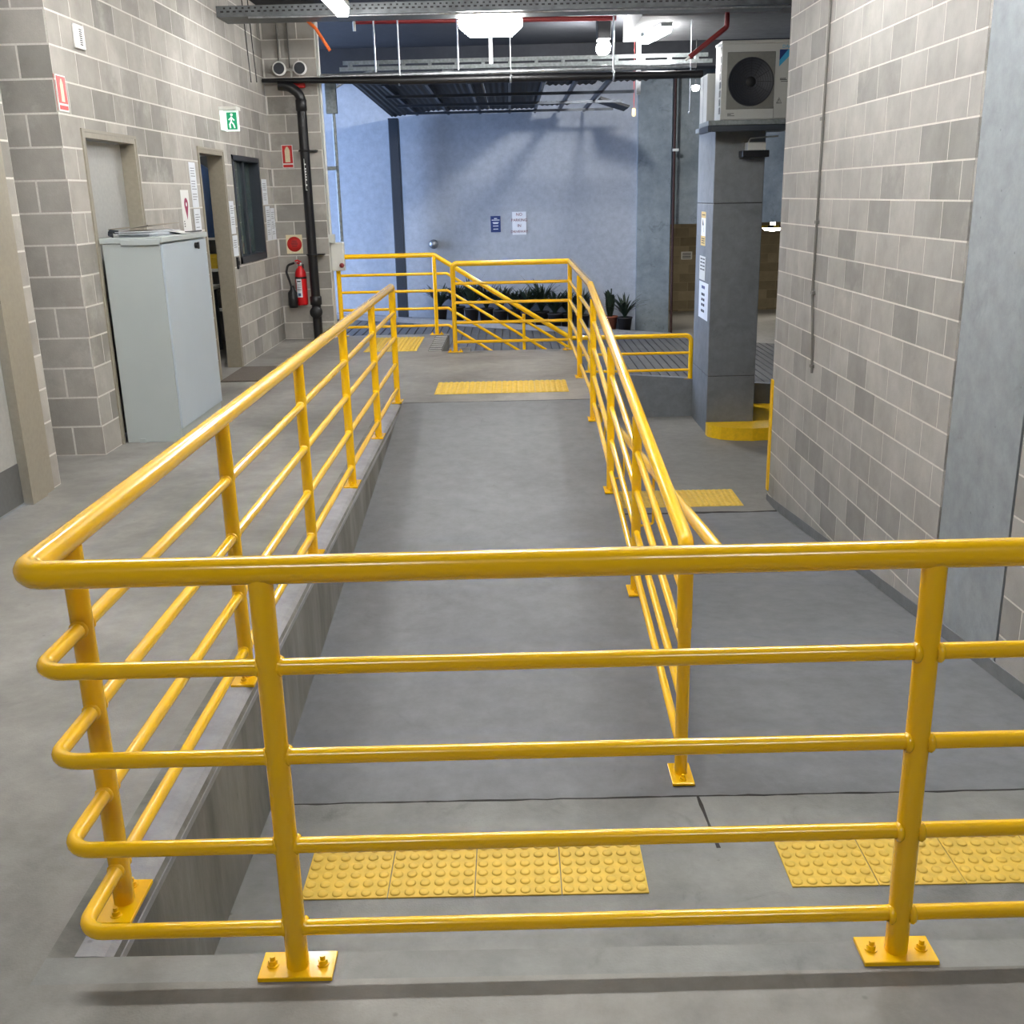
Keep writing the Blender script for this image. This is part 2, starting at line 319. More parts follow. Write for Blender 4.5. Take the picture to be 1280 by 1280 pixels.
def block_wall(name, M, u0, u1, z0, z1, mat, holes=(), joint0=0.0, zoff=0.0, core=.19, L=.4, parity=0, mortar='mortar', base_line=None, jw=.0058, setback=.0012):
    '''M maps local (u, w, z) to the world; w grows into the wall'''
    c = MB()
    for (a, b, p, q) in rect_minus((u0, u1, z0, z1), holes): c.box(a, b, setback, core, p, q)
    co = c.build(name, mortar); co.matrix_basis = M; co['kind'] = 'structure'
    k = math.floor((z0-zoff)/.2)
    while zoff+k*.2 < z1-.02:
        za = max(z0, zoff+k*.2+jw); zb = min(z1, zoff+(k+1)*.2-jw)
        jo = joint0+(L/2 if (k+parity) % 2 else 0); i = math.floor((u0-jo)/L)
        while jo+i*L < u1-.02:
            a = max(u0, jo+i*L+jw); b = min(u1, jo+(i+1)*L-jw); i += 1
            if b-a < .02 or zb-za < .02: continue
            if base_line and zb < min(base_line(a), base_line(b))-.0: continue
            pc = rect_minus((a, b, za, zb), holes)
            if not pc: continue
            full = len(pc) == 1 and abs(pc[0][0]-a)+abs(pc[0][1]-b)+abs(pc[0][2]-za)+abs(pc[0][3]-zb) < 1e-6
            key = (round(b-a, 3), round(zb-za, 3), mat)
            if full and key in BM: me = BM[key]
            else:
                mb = MB()
                for r in pc: blk(mb, r[0]-a, r[1]-a, r[2]-za, r[3]-za)
                me = bpy.data.meshes.new('block'); me.from_pydata(mb.v, [], mb.f); me.materials.append(MATS[mat])
                if full: BM[key] = me
            o = bpy.data.objects.new('block', me); COL.objects.link(o); o.parent = co; o.location = (a, 0, za)
        k += 1
    return co
def M4(r, w_, t):  # columns u, w, z
    r = Vector(r); w_ = Vector(w_)
    return Matrix(((r.x, w_.x, 0, t[0]), (r.y, w_.y, 0, t[1]), (0, 0, 1, t[2]), (0, 0, 0, 1)))
D1 = (7.30, 8.30, 0, 2.11); D2 = (9.95, 10.80, 0, 2.11); WN = (11.13, 12.30, 1.02, 2.10); D0 = (4.95, 6.095, 0, 2.11)
# left wall, facing +X: u = Y, w = -X
ML = M4((0, 1, 0), (-1, 0, 0), (XL, 0, 0))
block_wall('wall_left', ML, 6.97, 12.957, 0, ZC, 'block_warm', [D1, D2, WN], joint0=6.97, core=.14)
block_wall('wall_left', ML, 3.8, 6.215, 0, ZC, 'block_warm', [D0], joint0=6.215)
struct(box(XL-.19, XL, -5, 3.8, 0, ZC), 'wall_left_near', 'column')
# side of the recess, facing -Y : u = X
block_wall('wall_recess', M4((1, 0, 0), (0, 1, 0), (0, 6.968, 0)), -3.6, XL-.002, 0, ZC, 'block_warm', joint0=XL-.005, parity=1)
struct(box(-3.62, -3.6, 6.0, 7.2, 0, ZC), 'wall_recess_back', 'column')
struct(box(-3.62, XL-.19, 6.0, 6.2, 0, ZC), 'wall_recess_side', 'column')
# wall carrying the extinguisher, facing -Y
block_wall('wall_end', M4((1, 0, 0), (0, 1, 0), (0, 12.957, 0)), XL, -2.2, 0, ZC, 'block_warm', joint0=-2.2, parity=0)
struct(box(-7, XL-.19, 12.957, 13.147, -1.4, ZC), 'wall_end_left', 'column')
struct(box(-2.199, -2.195, 12.957, 13.147, 0, ZC), 'trim_4', 'offwhite')
# right wall, facing -X: u = -Y so that the face looks the right way
MR = M4((0, -1, 0), (1, 0, 0), (XR, 0, 0))
bl = lambda u: ramp_dn(-u)
block_wall('wall_right', MR, -9.25, -5.45, -1.4, ZC, 'block_grey', joint0=-5.6, zoff=-.033, parity=0, base_line=bl, jw=.0048)
block_wall('wall_right', MR, -4.63, -3.0, -.8, ZC, 'block_grey', joint0=-4.64, zoff=-.033, parity=1, base_line=bl, jw=.0048)
struct(box(XR, XR+.19, -5, 3.0, -1.4, ZC), 'wall_right_near', 'column')
struct(box(XR+.004, XR+.19, 4.66, 5.43, -1.4, ZC), 'wall_strip', 'wallstrip')
struct(MB().box(XR+.02, XR+.19, 4.62, 4.66, -1.4, ZC).box(XR+.02, XR+.19, 5.43, 5.452, -1.4, ZC), 'trim_5', 'joint')
struct(MB().prism([(3.43, -.53), (3.43, -.46), (9.25, -1.05), (9.25, -1.13)], 'x', XR-.004, XR+.004), 'baseboard_right', 'column')
struct(box(XR+.19, 9, 9.06, 9.25, -1.4, ZC), 'wall_right_return', 'column')
# rest of the shell
struct(box(-3.4, XR+.19, -5.2, -5, -1.4, ZC), 'wall_rear', 'column')
struct(box(-7, 2.09, 18, 18.2, -1.6, ZC), 'wall_back', 'bluewall')
struct(MB().box(2.09, 2.64, 17.9, 18.3, -1.6, ZC), 'wall_pilaster', 'pilaster')
struct(MB().box(2.645, 9, 18.05, 18.3, 1.115, ZC), 'wall_over_opening', 'pilaster')
struct(box(9, 9.2, 9.06, 30, -1.6, ZC), 'wall_far_right', 'column')
# garage beyond the opening
g = MB(); g.add([(2.6, 18, drv(2.6)), (9, 18, drv(9)), (9, 24.2, -1.0), (2.6, 24.2, -1.0)], [(0, 1, 2, 3)]); struct(g, 'floor_garage', 'lower')
struct(box(2.4, 9, 18.3, 24.4, 1.14, 1.3), 'ceiling_garage', 'beam')
block_wall('wall_garage', M4((1, 0, 0), (0, 1, 0), (0, 24.2, 0)), 2.6, 9, -1.2, 1.14, 'block_beige', zoff=-.95, mortar='garage_mortar')
struct(box(2.4, 2.6, 18.3, 24.4, -1.6, 1.3), 'wall_garage_left', 'block_beige')
g = MB(); g.add([(5.35, 18.2, -.86), (5.47, 18.2, -.87), (4.75, 24, -.985), (4.6, 24, -.985)], [(0, 1, 2, 3)]); tag(g.build('floor_line', 'line_yellow'), 'yellow painted line on the garage floor past the grey column', 'line')

# ------------------------------------------------------------------ doors, windows, frames
def frame_u(name, y0, y1, z1, x_out, x_in, wd, lip, parent=None):
    m = MB()
    m.box(x_in, x_out, y0, y0+wd, 0, z1).box(x_in, x_out, y1-wd, y1, 0, z1).box(x_in, x_out, y0+wd, y1-wd, z1-wd, z1)
    m.box(XL, x_out+.004, y0-lip, y0, 0, z1+lip).box(XL, x_out+.004, y1, y1+lip, 0, z1+lip).box(XL, x_out+.004, y0, y1, z1, z1+lip)
    return m.build(name, 'frame_beige', parent)
def door(n, y0, y1, leafx, leaf=True):
    t = bpy.data.objects.new('door_%d' % n, None); COL.objects.link(t); t.location = (XL, (y0+y1)/2, 0); t['kind'] = 'structure'
    frame_u('door_frame', y0, y1, 2.11, XL+.006, XL-.145, .035, .02, t)
    if leaf:
        l = MB().cbox(leafx-.04, leafx, y0+.037, y1-.037, .008, 2.07, .003).build('door_leaf', 'door_paint', t)
        MB().cyl((leafx, y0+.1, 1.0), (leafx+.05, y0+.1, 1.0), .012).cbox(leafx+.045, leafx+.06, y0+.09, y0+.22, .99, 1.01, .004).build('handle', 'galv', l)
    return t
d1 = door(1, D1[0], D1[1], XL-.10); d2 = door(2, D2[0], D2[1], XL-.1, leaf=False)
dd = bpy.data.objects.new('door_3', None); COL.objects.link(dd); dd.location = (XL, 5.5, 0); dd['kind'] = 'structure'
m = MB().box(XL-.1, XL+.012, 5.97, 6.09, 0, 2.11).box(XL-.1, XL+.03, 5.76, 5.955, 0, 2.11).box(XL-.1, XL+.02, 5.955, 5.97, 0, 2.11).box(XL-.1, XL+.012, 4.96, 5.76, 2.03, 2.11)
m.build('door_frame', 'frame_beige', dd)
lf = MB().cbox(XL-.06, XL-.02, 4.97, 5.75, .01, 2.03, .003).build('door_leaf', 'door_paint', dd)
MB().box(XL-.02, XL-.016, 4.98, 5.745, .02, .25).build('kick_plate', 'kick_plate', lf)
MB().cyl((XL-.02, 5.1, 1.0), (XL+.03, 5.1, 1.0), .012).cbox(XL+.02, XL+.035, 5.08, 5.22, .99, 1.01, .004).build('handle', 'galv', lf)
# window
wn = bpy.data.objects.new('window_1', None); COL.objects.link(wn); wn.location = (XL, 11.7, 1.02); wn['kind'] = 'structure'
y0, y1, z0, z1 = WN; fr = MB()
for a in ((y0, y0+.05, z0, z1), (y1-.05, y1, z0, z1), (y0, y1, z0, z0+.07), (y0, y1, z1-.05, z1)): fr.box(XL-.15, XL+.012, *a)
fr.build('window_frame', 'steel_dark', wn)
MB().box(XL-.12, XL-.03, (y0+y1)/2-.035, (y0+y1)/2+.035, z0+.07, z1-.05).build('mullion', 'steel_dark', wn)
for a, b, xx in ((y0+.05, (y0+y1)/2, XL-.06), ((y0+y1)/2, y1-.05, XL-.1)): MB().box(xx-.006, xx, a, b, z0+.07, z1-.05).build('pane', 'window_glass', wn)
# office behind
struct(MB().box(-5.6, -5.5, 8.6, 12.957, 0, 2.7).box(-5.5, XL-.19, 8.5, 8.6, 0, 2.7), 'wall_office', 'office_wall')
struct(box(-5.6, XL-.19, 8.5, 12.957, 2.7, 2.8), 'ceiling_office', 'office_wall'); pass

# ------------------------------------------------------------------ yellow railings
RT, RM, RP = .029, .0175, .025
HZ = (.74, .535, .32, .11)
def post(parent, x, y, zb, zt, along, r=RP, plate=(.165, .085)):
    p = MB().cyl((x, y, zb), (x, y, zt), r, 18).build('post', 'yellow', parent)
    a, b = (plate if along == 'x' else plate[::-1])
    MB().cbox(x-a/2, x+a/2, y-b/2, y+b/2, zb, zb+.011, .002).build('base_plate', 'yellow', p)
    for s in (-1, 1):
        dx, dy = ((.056*s, 0) if along == 'x' else (0, .056*s))
        m = MB().cyl((x+dx, y+dy, zb+.011), (x+dx, y+dy, zb+.014), .014, 12).cyl((x+dx, y+dy, zb+.014), (x+dx, y+dy, zb+.024), .0105, 6).cyl((x+dx, y+dy, zb+.024), (x+dx, y+dy, zb+.034), .006, 8)
        m.build('bolt', 'yellow', p)
    return p
def welds(m, pts, axis, r=RM, d=RP):
    for (x, y, z) in pts:
        for s in (-1, 1):
            o = s*(d-.002)
            c = (x+o, y, z) if axis == 'x' else (x, y+o, z)
            m.lathe([(r-.001, -.007), (r+.004, -.003), (r+.005, .001), (r+.002, .006), (r-.001, .008)], c, axis, 14)
# 1: near corner rail with the left run
XA, YA = -.985, 1.932
r1 = thing('guard_rail', (XA, YA, 0), 'yellow tubular guard rail turning the nearest corner around the ramp pit', 'railing')
MB().tube([(2.30, YA+.025, .95), (XA, YA, .95), (XA, 8.66, .95), (XA, 8.66, .70)], RT, .05, 20).build('top_rail', 'yellow', r1)
posts_l = [2.172, 3.43, 4.74, 6.04, 7.34, 8.66]; posts_n = [-.512, .828, 2.2]
for i, z in enumerate(HZ):
    m = MB().tube([(2.30, YA+.025, z), (XA, YA, z), (XA, 8.66, z)], RM, .055, 14)
    welds(m, [(x, YA+.008, z) for x in posts_n], 'x'); welds(m, [(XA, y, z) for y in posts_l[:-1]], 'y')
    m.build('mid_rail', 'yellow', r1)
for y in posts_l: post(r1, XA, y, 0, .93 if y < 8.6 else .86, 'y')
for x in posts_n: post(r1, x, YA+.004+.012*(x > 0), 0, .94, 'x')
# 2: landing rail and the run down the middle of the two ramps
r2 = thing('guard_rail', (.62, 8.5, 0), 'yellow guard rail between the two ramps with a second lower handrail', 'railing')
YF = 11.52; XM = .61
def top_path(h): return [(.625, YF, h), (.622, 8.45, h), (XM, 3.56, ramp_up(3.5)+h+.01)]
MB().tube([(-.64, YF, .80), (-.64, YF, .95), (.625, YF, .95), (.622, 8.45, .95), (XM, 3.57, ramp_up(3.57)+.95), (XM, 3.57, .1)], RT, .05, 20).build('top_rail', 'yellow', r2)
for z in HZ:
    m = MB().tube([(-.64, YF, z), (.625, YF, z), (.622, 8.45, z), (XM, 3.57, ramp_up(3.57)+z)], RM, .03, 14); m.build('mid_rail', 'yellow', r2)
for x, y, al in ((-.64, YF, 'x'), (.625, YF, 'x')): post(r2, x, y, 0, .86 if x < 0 else .93, al)
for y in (9.72, 8.06, 6.55, 5.12, 3.57):
    zb = ramp_up(y); post(r2, .612+.003*(y > 8), y, zb-.004, zb+.93 if y > 3.6 else zb+.7, 'y')
hr = MB().tube([(.66, 3.60, .36), (.71, 3.42, .435), (.71, 8.6, .435-.0955*5.18), (.71, 8.6, -.2)], .024, .05, 16).build('lower_handrail', 'yellow', r2)
for y in (5.2, 6.65, 8.1):
    z = .435-.0955*(y-3.42)
    MB().tube([(.71, y, z), (.71, y, z-.28), (.615, y-.05, z-.28)], .007, .01, 8).build('bracket', 'yellow', hr)
# 3: rail on the driveway side: deck, stairs, low wall
r3 = thing('guard_rail', (-.95, 13.1, 0), 'yellow rail along the driveway edge sloping down beside the stairs', 'railing')
YB = 13.1
MB().tube([(-2.13, YB, .02), (-2.13, YB, .965), (-.95, YB, .965), (.72, YB, -.085), (2.225, YB, -.085), (2.225, YB, -.62)], RT, .07, 18).build('top_rail', 'yellow', r3)
sl = 1.05/1.67
for i, z in enumerate(HZ):
    if i < 2:
        zz = (-.30, -.515)[i]; x1 = -.80+(z-zz)/sl
        m = MB().tube([(-2.13, YB, z), (-.80, YB, z), (x1, YB, zz), (2.225, YB, zz)], RM, .05, 12)
    else:
        x1 = -.80+(z-drv(.5)-.01)/sl if i == 2 else -.80+(z-drv(0)-.01)/sl
        m = MB().tube([(-2.13, YB, z), (-.80, YB, z), (x1, YB, drv(x1)+.01)], RM, .05, 12)
    m.build('mid_rail', 'yellow', r3)
post(r3, -.95, YB-.02, 0, .95, 'x')
post(r3, .135, YB, drv(.135), .23, 'x', r=.02); post(r3, .95, YB, drv(.95), -.1, 'x', r=.02); 
pp = MB().cbox(2.14, 2.31, YB-.05, YB+.05, drv(2.22), drv(2.22)+.012, .002); pp.build('base_plate', 'yellow', r3)
pp = MB().cbox(-2.21, -2.05, YB-.045, YB+.045, 0, .011, .002); pp.build('base_plate', 'yellow', r3)

# ------------------------------------------------------------------ tactile paving
def stud_tile(x0, y0, z, n, s, parent):
    t = MB().cbox(x0+.0015, x0+s-.0015, y0, y0+s, z, z+.005, .0015).build('tile', 'tactile', parent)
    m = MB(); p = s/n
    for i in range(n):
        for k in range(n): m.lathe([(.0175, 0), (.0165, .0035), (.0125, .005), (0, .005)], (x0+p*(i+.5), y0+p*(k+.5), z+.005), 'z', 12)
    m.build('studs', 'tactile', t)
def strip_tile(x0, x1, y0, y1, z, parent, n, along='y', tiles=4):
    for q in range(tiles):
        a = x0+(x1-x0)*q/tiles; b = x0+(x1-x0)*(q+1)/tiles
        t = MB().cbox(a+.001, b-.001, y0, y1, z, z+.005, .0015).build('tile', 'tactile', parent)
        m = MB(); p = (b-a)/n
        for i in range(n):
            for k in range(max(1, round((y1-y0)/p))): m.lathe([(.0175, 0), (.0165, .0035), (.0125, .005), (0, .005)], (a+p*(i+.5), y0+p*(k+.5), z+.005), 'z', 8)
        m.build('studs', 'tactile', t)
zl = -.53; T = .284
tp = thing('tactile_paving', (-.2, 3.0, zl), 'four yellow studded tiles below the foot of the left ramp', 'tactile paving')
for i in range(4): stud_tile(.403-T*(4-i), 2.87, zl, 6, T, tp)
tp = thing('tactile_paving', (1.4, 3.0, zl), 'yellow studded tiles at the head of the right ramp', 'tactile paving')
for i in range(4): stud_tile(.868+T*i, 2.885, zl, 6, T, tp)
tp = thing('tactile_paving', (-.1, 9.25, 0), 'yellow tactile strip across the top landing', 'tactile paving'); strip_tile(-.70, .475, 8.96, 9.54, 0, tp, 6)
tp = thing('tactile_paving', (-1.38, 12.2, 0), 'yellow tactile pad on the deck before the steps', 'tactile paving'); strip_tile(-1.68, -1.085, 11.66, 12.83, 0, tp, 6, tiles=2)
tp = thing('tactile_paving', (1.4, 9.3, -1.1), 'dull yellow tactile strip on the lower floor at the foot of the right ramp', 'tactile paving'); strip_tile(.87, 2.06, 9.06, 9.6, -1.1, tp, 6)

# ------------------------------------------------------------------ concrete column and its things
ct = thing('concrete_column', (2.52, 12.5, -1.1), 'grey square concrete column rising from the yellow kerb', 'column')
for a, b in ((-1.1, -.42), (-.415, 1.50), (1.505, 2.28)): MB().cbox(2.24, 2.79, 12.0, 13.02, a, b, .008).build('pour_lift', 'column', ct)
MB().box(2.247, 2.783, 12.007, 13.013, -1.1, 2.275).build('joint', 'joint', ct)
kp = [(2.235, 11.995), (2.235, 12.0-.12), (2.27, 11.80), (2.36, 11.70), (2.5, 11.63), (2.7, 11.60), (2.95, 11.63), (3.15, 11.72), (3.3, 11.9), (3.35, 12.1), (3.35, 13.03), (2.80, 13.03), (2.80, 11.995)]
kb = MB().prism(kp, 'z', -1.1, -.955); tag(kb.build('protective_kerb', 'yellow_flat'), 'yellow painted round-nosed concrete kerb wrapping the column foot', 'kerb')
def plate_x(name, x, y0, y1, z0, z1, mat, parent=None, th=.003): return MB().box(x-th, x, y0, y1, z0, z1).build(name, mat, parent)
cx = 2.24
def lines_x(parent, x, yc, zs, wd, mat='ink', h=.016):
    m = MB()
    for z in zs:
        n = random.choice((2, 3)); y = yc-wd/2
        for q in range(n): m.box(x-.001, x, y+wd*q/n, y+wd*(q+.82)/n, z-h/2, z+h/2)
    m.build('lettering', mat, parent)
s1 = thing('warning_sign', (cx, 12.55, 1.0), 'narrow white sign with yellow ends and black bolt mark, highest on the column', 'sign')
plate_x('panel', cx-.001, 12.40, 12.68, 1.03, 1.41, 'white', s1); plate_x('header', cx-.004, 12.40, 12.68, 1.34, 1.41, 'tag_yellow', s1, .001); plate_x('footer', cx-.004, 12.40, 12.68, 1.03, 1.14, 'tag_yellow', s1, .001)
MB().prism([(12.50, 1.18), (12.56, 1.26), (12.52, 1.26), (12.58, 1.33), (12.60, 1.27), (12.56, 1.25)], 'x', cx-.006, cx-.004).build('symbol', 'ink', s1); lines_x(s1, cx-.005, 12.54, (1.06, 1.085, 1.11, 1.375), .2, 'ink', .01)
s2 = thing('notice', (cx, 12.5, .8), 'pale sheet of small print in the middle of the column side', 'notice')
plate_x('panel', cx-.001, 12.35, 12.72, .64, .91, 'offwhite', s2); lines_x(s2, cx-.004, 12.54, (.88, .84, .80, .76), .3, 'ink', .014)
s3 = thing('notice', (cx, 12.4, .4), 'white sign with blue-grey heading lowest on the column side', 'notice')
plate_x('panel', cx-.001, 12.12, 12.70, .20, .62, 'paper', s3); lines_x(s3, cx-.004, 12.44, (.57, .555), .22, 'navy', .02); lines_x(s3, cx-.004, 12.44, (.48, .42, .36, .29), .22, 'ink', .03)
jb = thing('junction_box', (2.66, 11.96, 2.0), 'small grey box on a dark bracket under the air conditioner', 'electrical box')
MB().cbox(2.50, 2.79, 11.80, 12.0, 1.975, 2.045, .006).build('bracket', 'black_plastic', jb); MB().cbox(2.56, 2.76, 11.84, 11.99, 2.046, 2.13, .008).build('body', 'offwhite', jb)
MB().tube([(2.58, 11.9, 2.13), (2.6, 11.9, 2.17), (2.9, 11.9, 2.19)], .008, .02, 8).build('cable', 'offwhite', jb)

# ------------------------------------------------------------------ air conditioner
ac = thing('air_conditioner', (2.6, 11.5, 2.3), 'large off-white outdoor air conditioner with round black fan on a high shelf', 'air conditioner')
ax0, ax1, ay0, ay1, az0, az1 = 2.19, 3.13, 11.50, 11.84, 2.335, 3.09
MB().cbox(ax0, ax1, ay0+.006, ay1, az0, az1, .012).build('body', 'ac_white', ac)
MB().cbox(ax0, ax1, ay0, ay0+.008, az0+.01, az1-.03, .003).build('front_panel', 'ac_white', ac)
MB().cbox(ax0-.008, ax1+.008, ay0-.008, ay1+.008, az1-.025, az1+.004, .006).build('lid', 'ac_white', ac)
fx, fz = 2.49, 2.70
MB().cbox(2.245, 2.735, ay0-.008, ay0+.004, 2.44, 2.985, .004).build('fan_surround', 'ac_rim', ac)
MB().lathe([(.235, -.009), (.235, -.014), (.228, -.016), (.222, -.010), (.0, -.0095)], (fx, ay0, fz), 'y', 40).build('fan_opening', 'ac_grille', ac)
m = MB()
for q in range(9):
    rr = .225*(q+1)/9; m.tube([(fx+rr*math.cos(t*math.pi/16), ay0-.014, fz+rr*math.sin(t*math.pi/16)) for t in range(33)], .0022, 0, 6, cap=False)
for q in range(12): a = q*math.pi/6; m.cyl((fx, ay0-.016, fz), (fx+.23*math.cos(a), ay0-.016, fz+.23*math.sin(a)), .0025, 6)
m.lathe([(.05, -.014), (.045, -.022), (0, -.023)], (fx, ay0, fz), 'y', 20); m.build('fan_grille', 'dark', ac)
m = MB()
for q in range(8):
    z = 2.40+q*.082; m.box(ax0-.002, ax0+.002, ay0+.03, ay0+.10, z, z+.062)
m.build('side_vents', 'dark', ac)
m = MB()
for q in range(7): m.box(ax0-.004, ax0+.0, ay0+.025, ay0+.105, 2.467+q*.082, 2.477+q*.082)
m.box(ax0-.004, ax0, ay0+.062, ay0+.068, 2.40, 3.04); m.build('vent_bars', 'ac_white', ac)
MB().add([(2.775, ay0-.002, 3.0), (2.86, ay0-.002, 3.0), (2.775, ay0-.002, 2.90)], [(0, 2, 1)]).build('emblem_dark', 'navy', ac)
MB().add([(2.86, ay0-.0022, 3.0), (2.94, ay0-.0022, 3.0), (2.775, ay0-.0022, 2.84), (2.775, ay0-.0022, 2.90)], [(0, 3, 2, 1)]).build('emblem_light', 'sky_blue', ac)
text('lettering', 'DAIKIN', .045, 'sky_blue', (2.875, ay0-.003, 3.027), (1, 0, 0), (0, 0, 1), ac)
m = MB().tube([(2.765, ay0-.004, 2.49), (2.815, ay0-.004, 2.49), (2.79, ay0-.004, 2.545), (2.765, ay0-.004, 2.49)], .0025, 0, 6).box(2.788, 2.792, ay0-.005, ay0-.002, 2.508, 2.53).box(2.788, 2.792, ay0-.005, ay0-.002, 2.498, 2.503); m.build('warning_mark', 'ink', ac)
MB().box(2.79, 2.86, ay0-.004, ay0, 2.71, 2.717).box(2.79, 2.85, ay0-.004, ay0, 2.722, 2.729).box(2.80, 2.87, ay0-.004, ay0, 2.695, 2.70).box(2.262, 2.335, ay0-.004, ay0, 2.375, 2.380).box(2.262, 2.30, ay0-.004, ay0, 2.386, 2.391).box(2.262, 2.33, ay0-.004, ay0, 2.397, 2.402).build('small_print', 'ink', ac)
MB().box(2.735, 2.739, ay0-.003, ay0, 2.345, 2.46).build('seam', 'ac_rim', ac)
sh = thing('wall_shelf', (2.6, 11.8, 2.25), 'pale steel shelf carrying the air conditioner on the column', 'shelf')
MB().cbox(2.06, 3.2, 11.44, 12.0, 2.285, 2.333, .004).cbox(2.20, 3.2, 12.001, 13.05, 2.285, 2.333, .004).build('deck', 'galv_dull', sh); MB().cbox(2.10, 3.2, 11.46, 11.50, 2.225, 2.285, .004).build('beam', 'steel_dark', sh); MB().cbox(2.06, 2.10, 11.46, 12.0, 2.225, 2.285, .004).build('beam', 'steel_dark', sh)
bp = thing('side_panel', (2.17, 12.4, 2.34), 'tall off-white sheet metal duct cover left of the air conditioner', 'duct cover')
MB().cbox(2.14, 2.6, 12.03, 12.45, 2.334, 2.84, .006).build('cover', 'ac_white', bp); MB().box(2.138, 2.141, 12.24, 12.248, 2.34, 2.835).build('seam', 'ac_rim', bp)

# ------------------------------------------------------------------ left side things
cb = thing('metal_cabinet', (-2.58, 7.86, 0), 'tall pale grey steel cabinet standing in front of the first door', 'cabinet')
MB().cbox(-2.79, -2.40, 7.33, 8.40, .0, 1.385, .003).build('body', 'cabinet_grey', cb)
dr = MB().cbox(-2.399, -2.383, 7.335, 8.395, .095, 1.375, .003).build('door', 'cabinet_door', cb)
MB().cbox(-2.805, -2.375, 7.32, 8.42, 1.388, 1.425, .004).build('lid', 'cabinet_grey', cb)
MB().box(-2.402, -2.396, 7.34, 8.39, .0, .09).build('plinth', 'cabinet_grey', cb)
MB().cyl((-2.383, 8.10, 1.335), (-2.36, 8.10, 1.335), .022, 14).cbox(-2.362, -2.352, 8.085, 8.115, 1.31, 1.36, .003).build('lock', 'black_plastic', dr)
MB().box(-2.7, -2.66, 7.316, 7.33, 0, .03).build('foot', 'cabinet_grey', cb)
MB().cbox(-2.66, -2.39, 7.312, 7.322, 1.374, 1.412, .003).build('lid_pull', 'cabinet_grey', cb)
fo = thing('folder', (-2.6, 7.8, 1.426), 'open folder of papers with grey cover lying on the cabinet', 'folder')
random.seed(5)
m = MB()
for q in range(9):
    x0 = -2.73+random.uniform(-.01, .02); y0 = 7.42+random.uniform(-.02, .05); m.box(x0, x0+.24, y0, y0+.62+random.uniform(-.1, .1), 1.426+q*.004, 1.429+q*.004)
m.build('pages', 'paper', fo)
m = MB(); 
for q in range(4): m.tube([(-2.74, 7.42+.0*q, 1.428+q*.008), (-2.775, 7.42, 1.44+q*.008), (-2.76, 7.42, 1.478-q*.004), (-2.70, 7.42, 1.468-q*.008)], .004, .01, 6)
m.build('spine', 'steel_dark', fo)
MB().prism([(-2.78, 1.475), (-2.5, 1.50), (-2.5, 1.506), (-2.78, 1.482)], 'y', 7.45, 8.15).build('cover', 'frame_beige', fo)
pa = MB(); pa.box(-2.62, -2.42, 8.05, 8.33, 1.4255, 1.427).add([(-2.55, 7.75, 1.468), (-2.40, 7.9, 1.43), (-2.42, 8.2, 1.43), (-2.58, 8.05, 1.468)], [(0, 1, 2, 3)]); tag(pa.build('paper_sheet', 'white'), 'loose white sheets at the far end of the cabinet top', 'paper')
pe = MB().cyl((-2.43, 8.05, 1.435), (-2.40, 8.36, 1.435), .006, 8); tag(pe.build('pen', 'dark'), 'dark pen lying on the loose sheets on the cabinet', 'pen')

def plate_l(name, y0, y1, z0, z1, mat, parent=None, off=.002, th=.002): return MB().box(XL+off, XL+off+th, y0, y1, z0, z1).build(name, mat, parent)
def lines_l(parent, y0, y1, zs, mat='ink', h=.012, off=.005):
    m = MB()
    for z in zs:
        e = y1-(y1-y0)*random.uniform(0, .35); m.box(XL+off, XL+off+.001, y0, e, z-h/2, z+h/2)
    m.build('lettering', mat, parent)
# extinguisher location signs
def ext_icon(t, M, cx_, cz, s, mat):
    m = MB(); pts = [(-.09, -.28), (.09, -.28), (.09, .12), (.05, .2), (.03, .24), (-.03, .24), (-.05, .2), (-.09, .12)]
    vs = [M(cx_+a*s, cz+b*s) for a, b in pts]; m.add(vs, [tuple(range(8))]); m.build('symbol', mat, t)
s = thing('location_sign', (XL, 7.06, 2.3), 'red angled sign with pale extinguisher symbol on the near wall corner', 'sign')
plate_l('panel', 6.985, 7.135, 2.215, 2.43, 'white', s); plate_l('field', 6.992, 7.128, 2.262, 2.422, 'red_sign', s, .004, .001); plate_l('strip', 6.995, 7.125, 2.225, 2.25, 'red_sign', s, .004, .001)
ext_icon(s, lambda a, b: (XL+.0056, a, b), 7.06, 2.345, .26, 'cream')
MB().box(XL-.001, XL+.001, 6.966, 6.968, 2.215, 2.43).build('flange', 'red_sign', s)
s = thing('location_sign', (-2.61, 12.95, 2.1), 'red sign with cream extinguisher symbol beside the black downpipe', 'sign')
MB().box(-2.675, -2.545, 12.951, 12.953, 2.01, 2.265).build('panel', 'white', s); MB().box(-2.668, -2.552, 12.9495, 12.951, 2.06, 2.258).build('field', 'red_sign', s); MB().box(-2.668, -2.552, 12.9495, 12.951, 2.015, 2.045).build('strip', 'red_sign', s)
ext_icon(s, lambda a, b: (a, 12.949, b), -2.61, 2.165, .33, 'cream')
s = thing('round_sign', (-2.61, 12.95, 1.13), 'red disc on a cream square above the fire extinguisher', 'sign')
MB().box(-2.71, -2.515, 12.951, 12.953, 1.025, 1.245).build('panel', 'cream', s); MB().lathe([(.0, -.002), (.088, -.002), (.088, 0)], (-2.612, 12.951, 1.135), 'y', 32).build('disc', 'red_sign', s)
m = MB()
for z in (1.175, 1.16, 1.145, 1.13, 1.11): m.box(-2.655+abs(z-1.14)*.4, -2.57-abs(z-1.14)*.4, 12.9475, 12.949, z-.004, z+.004)
m.build('lettering', 'dark_red', s)
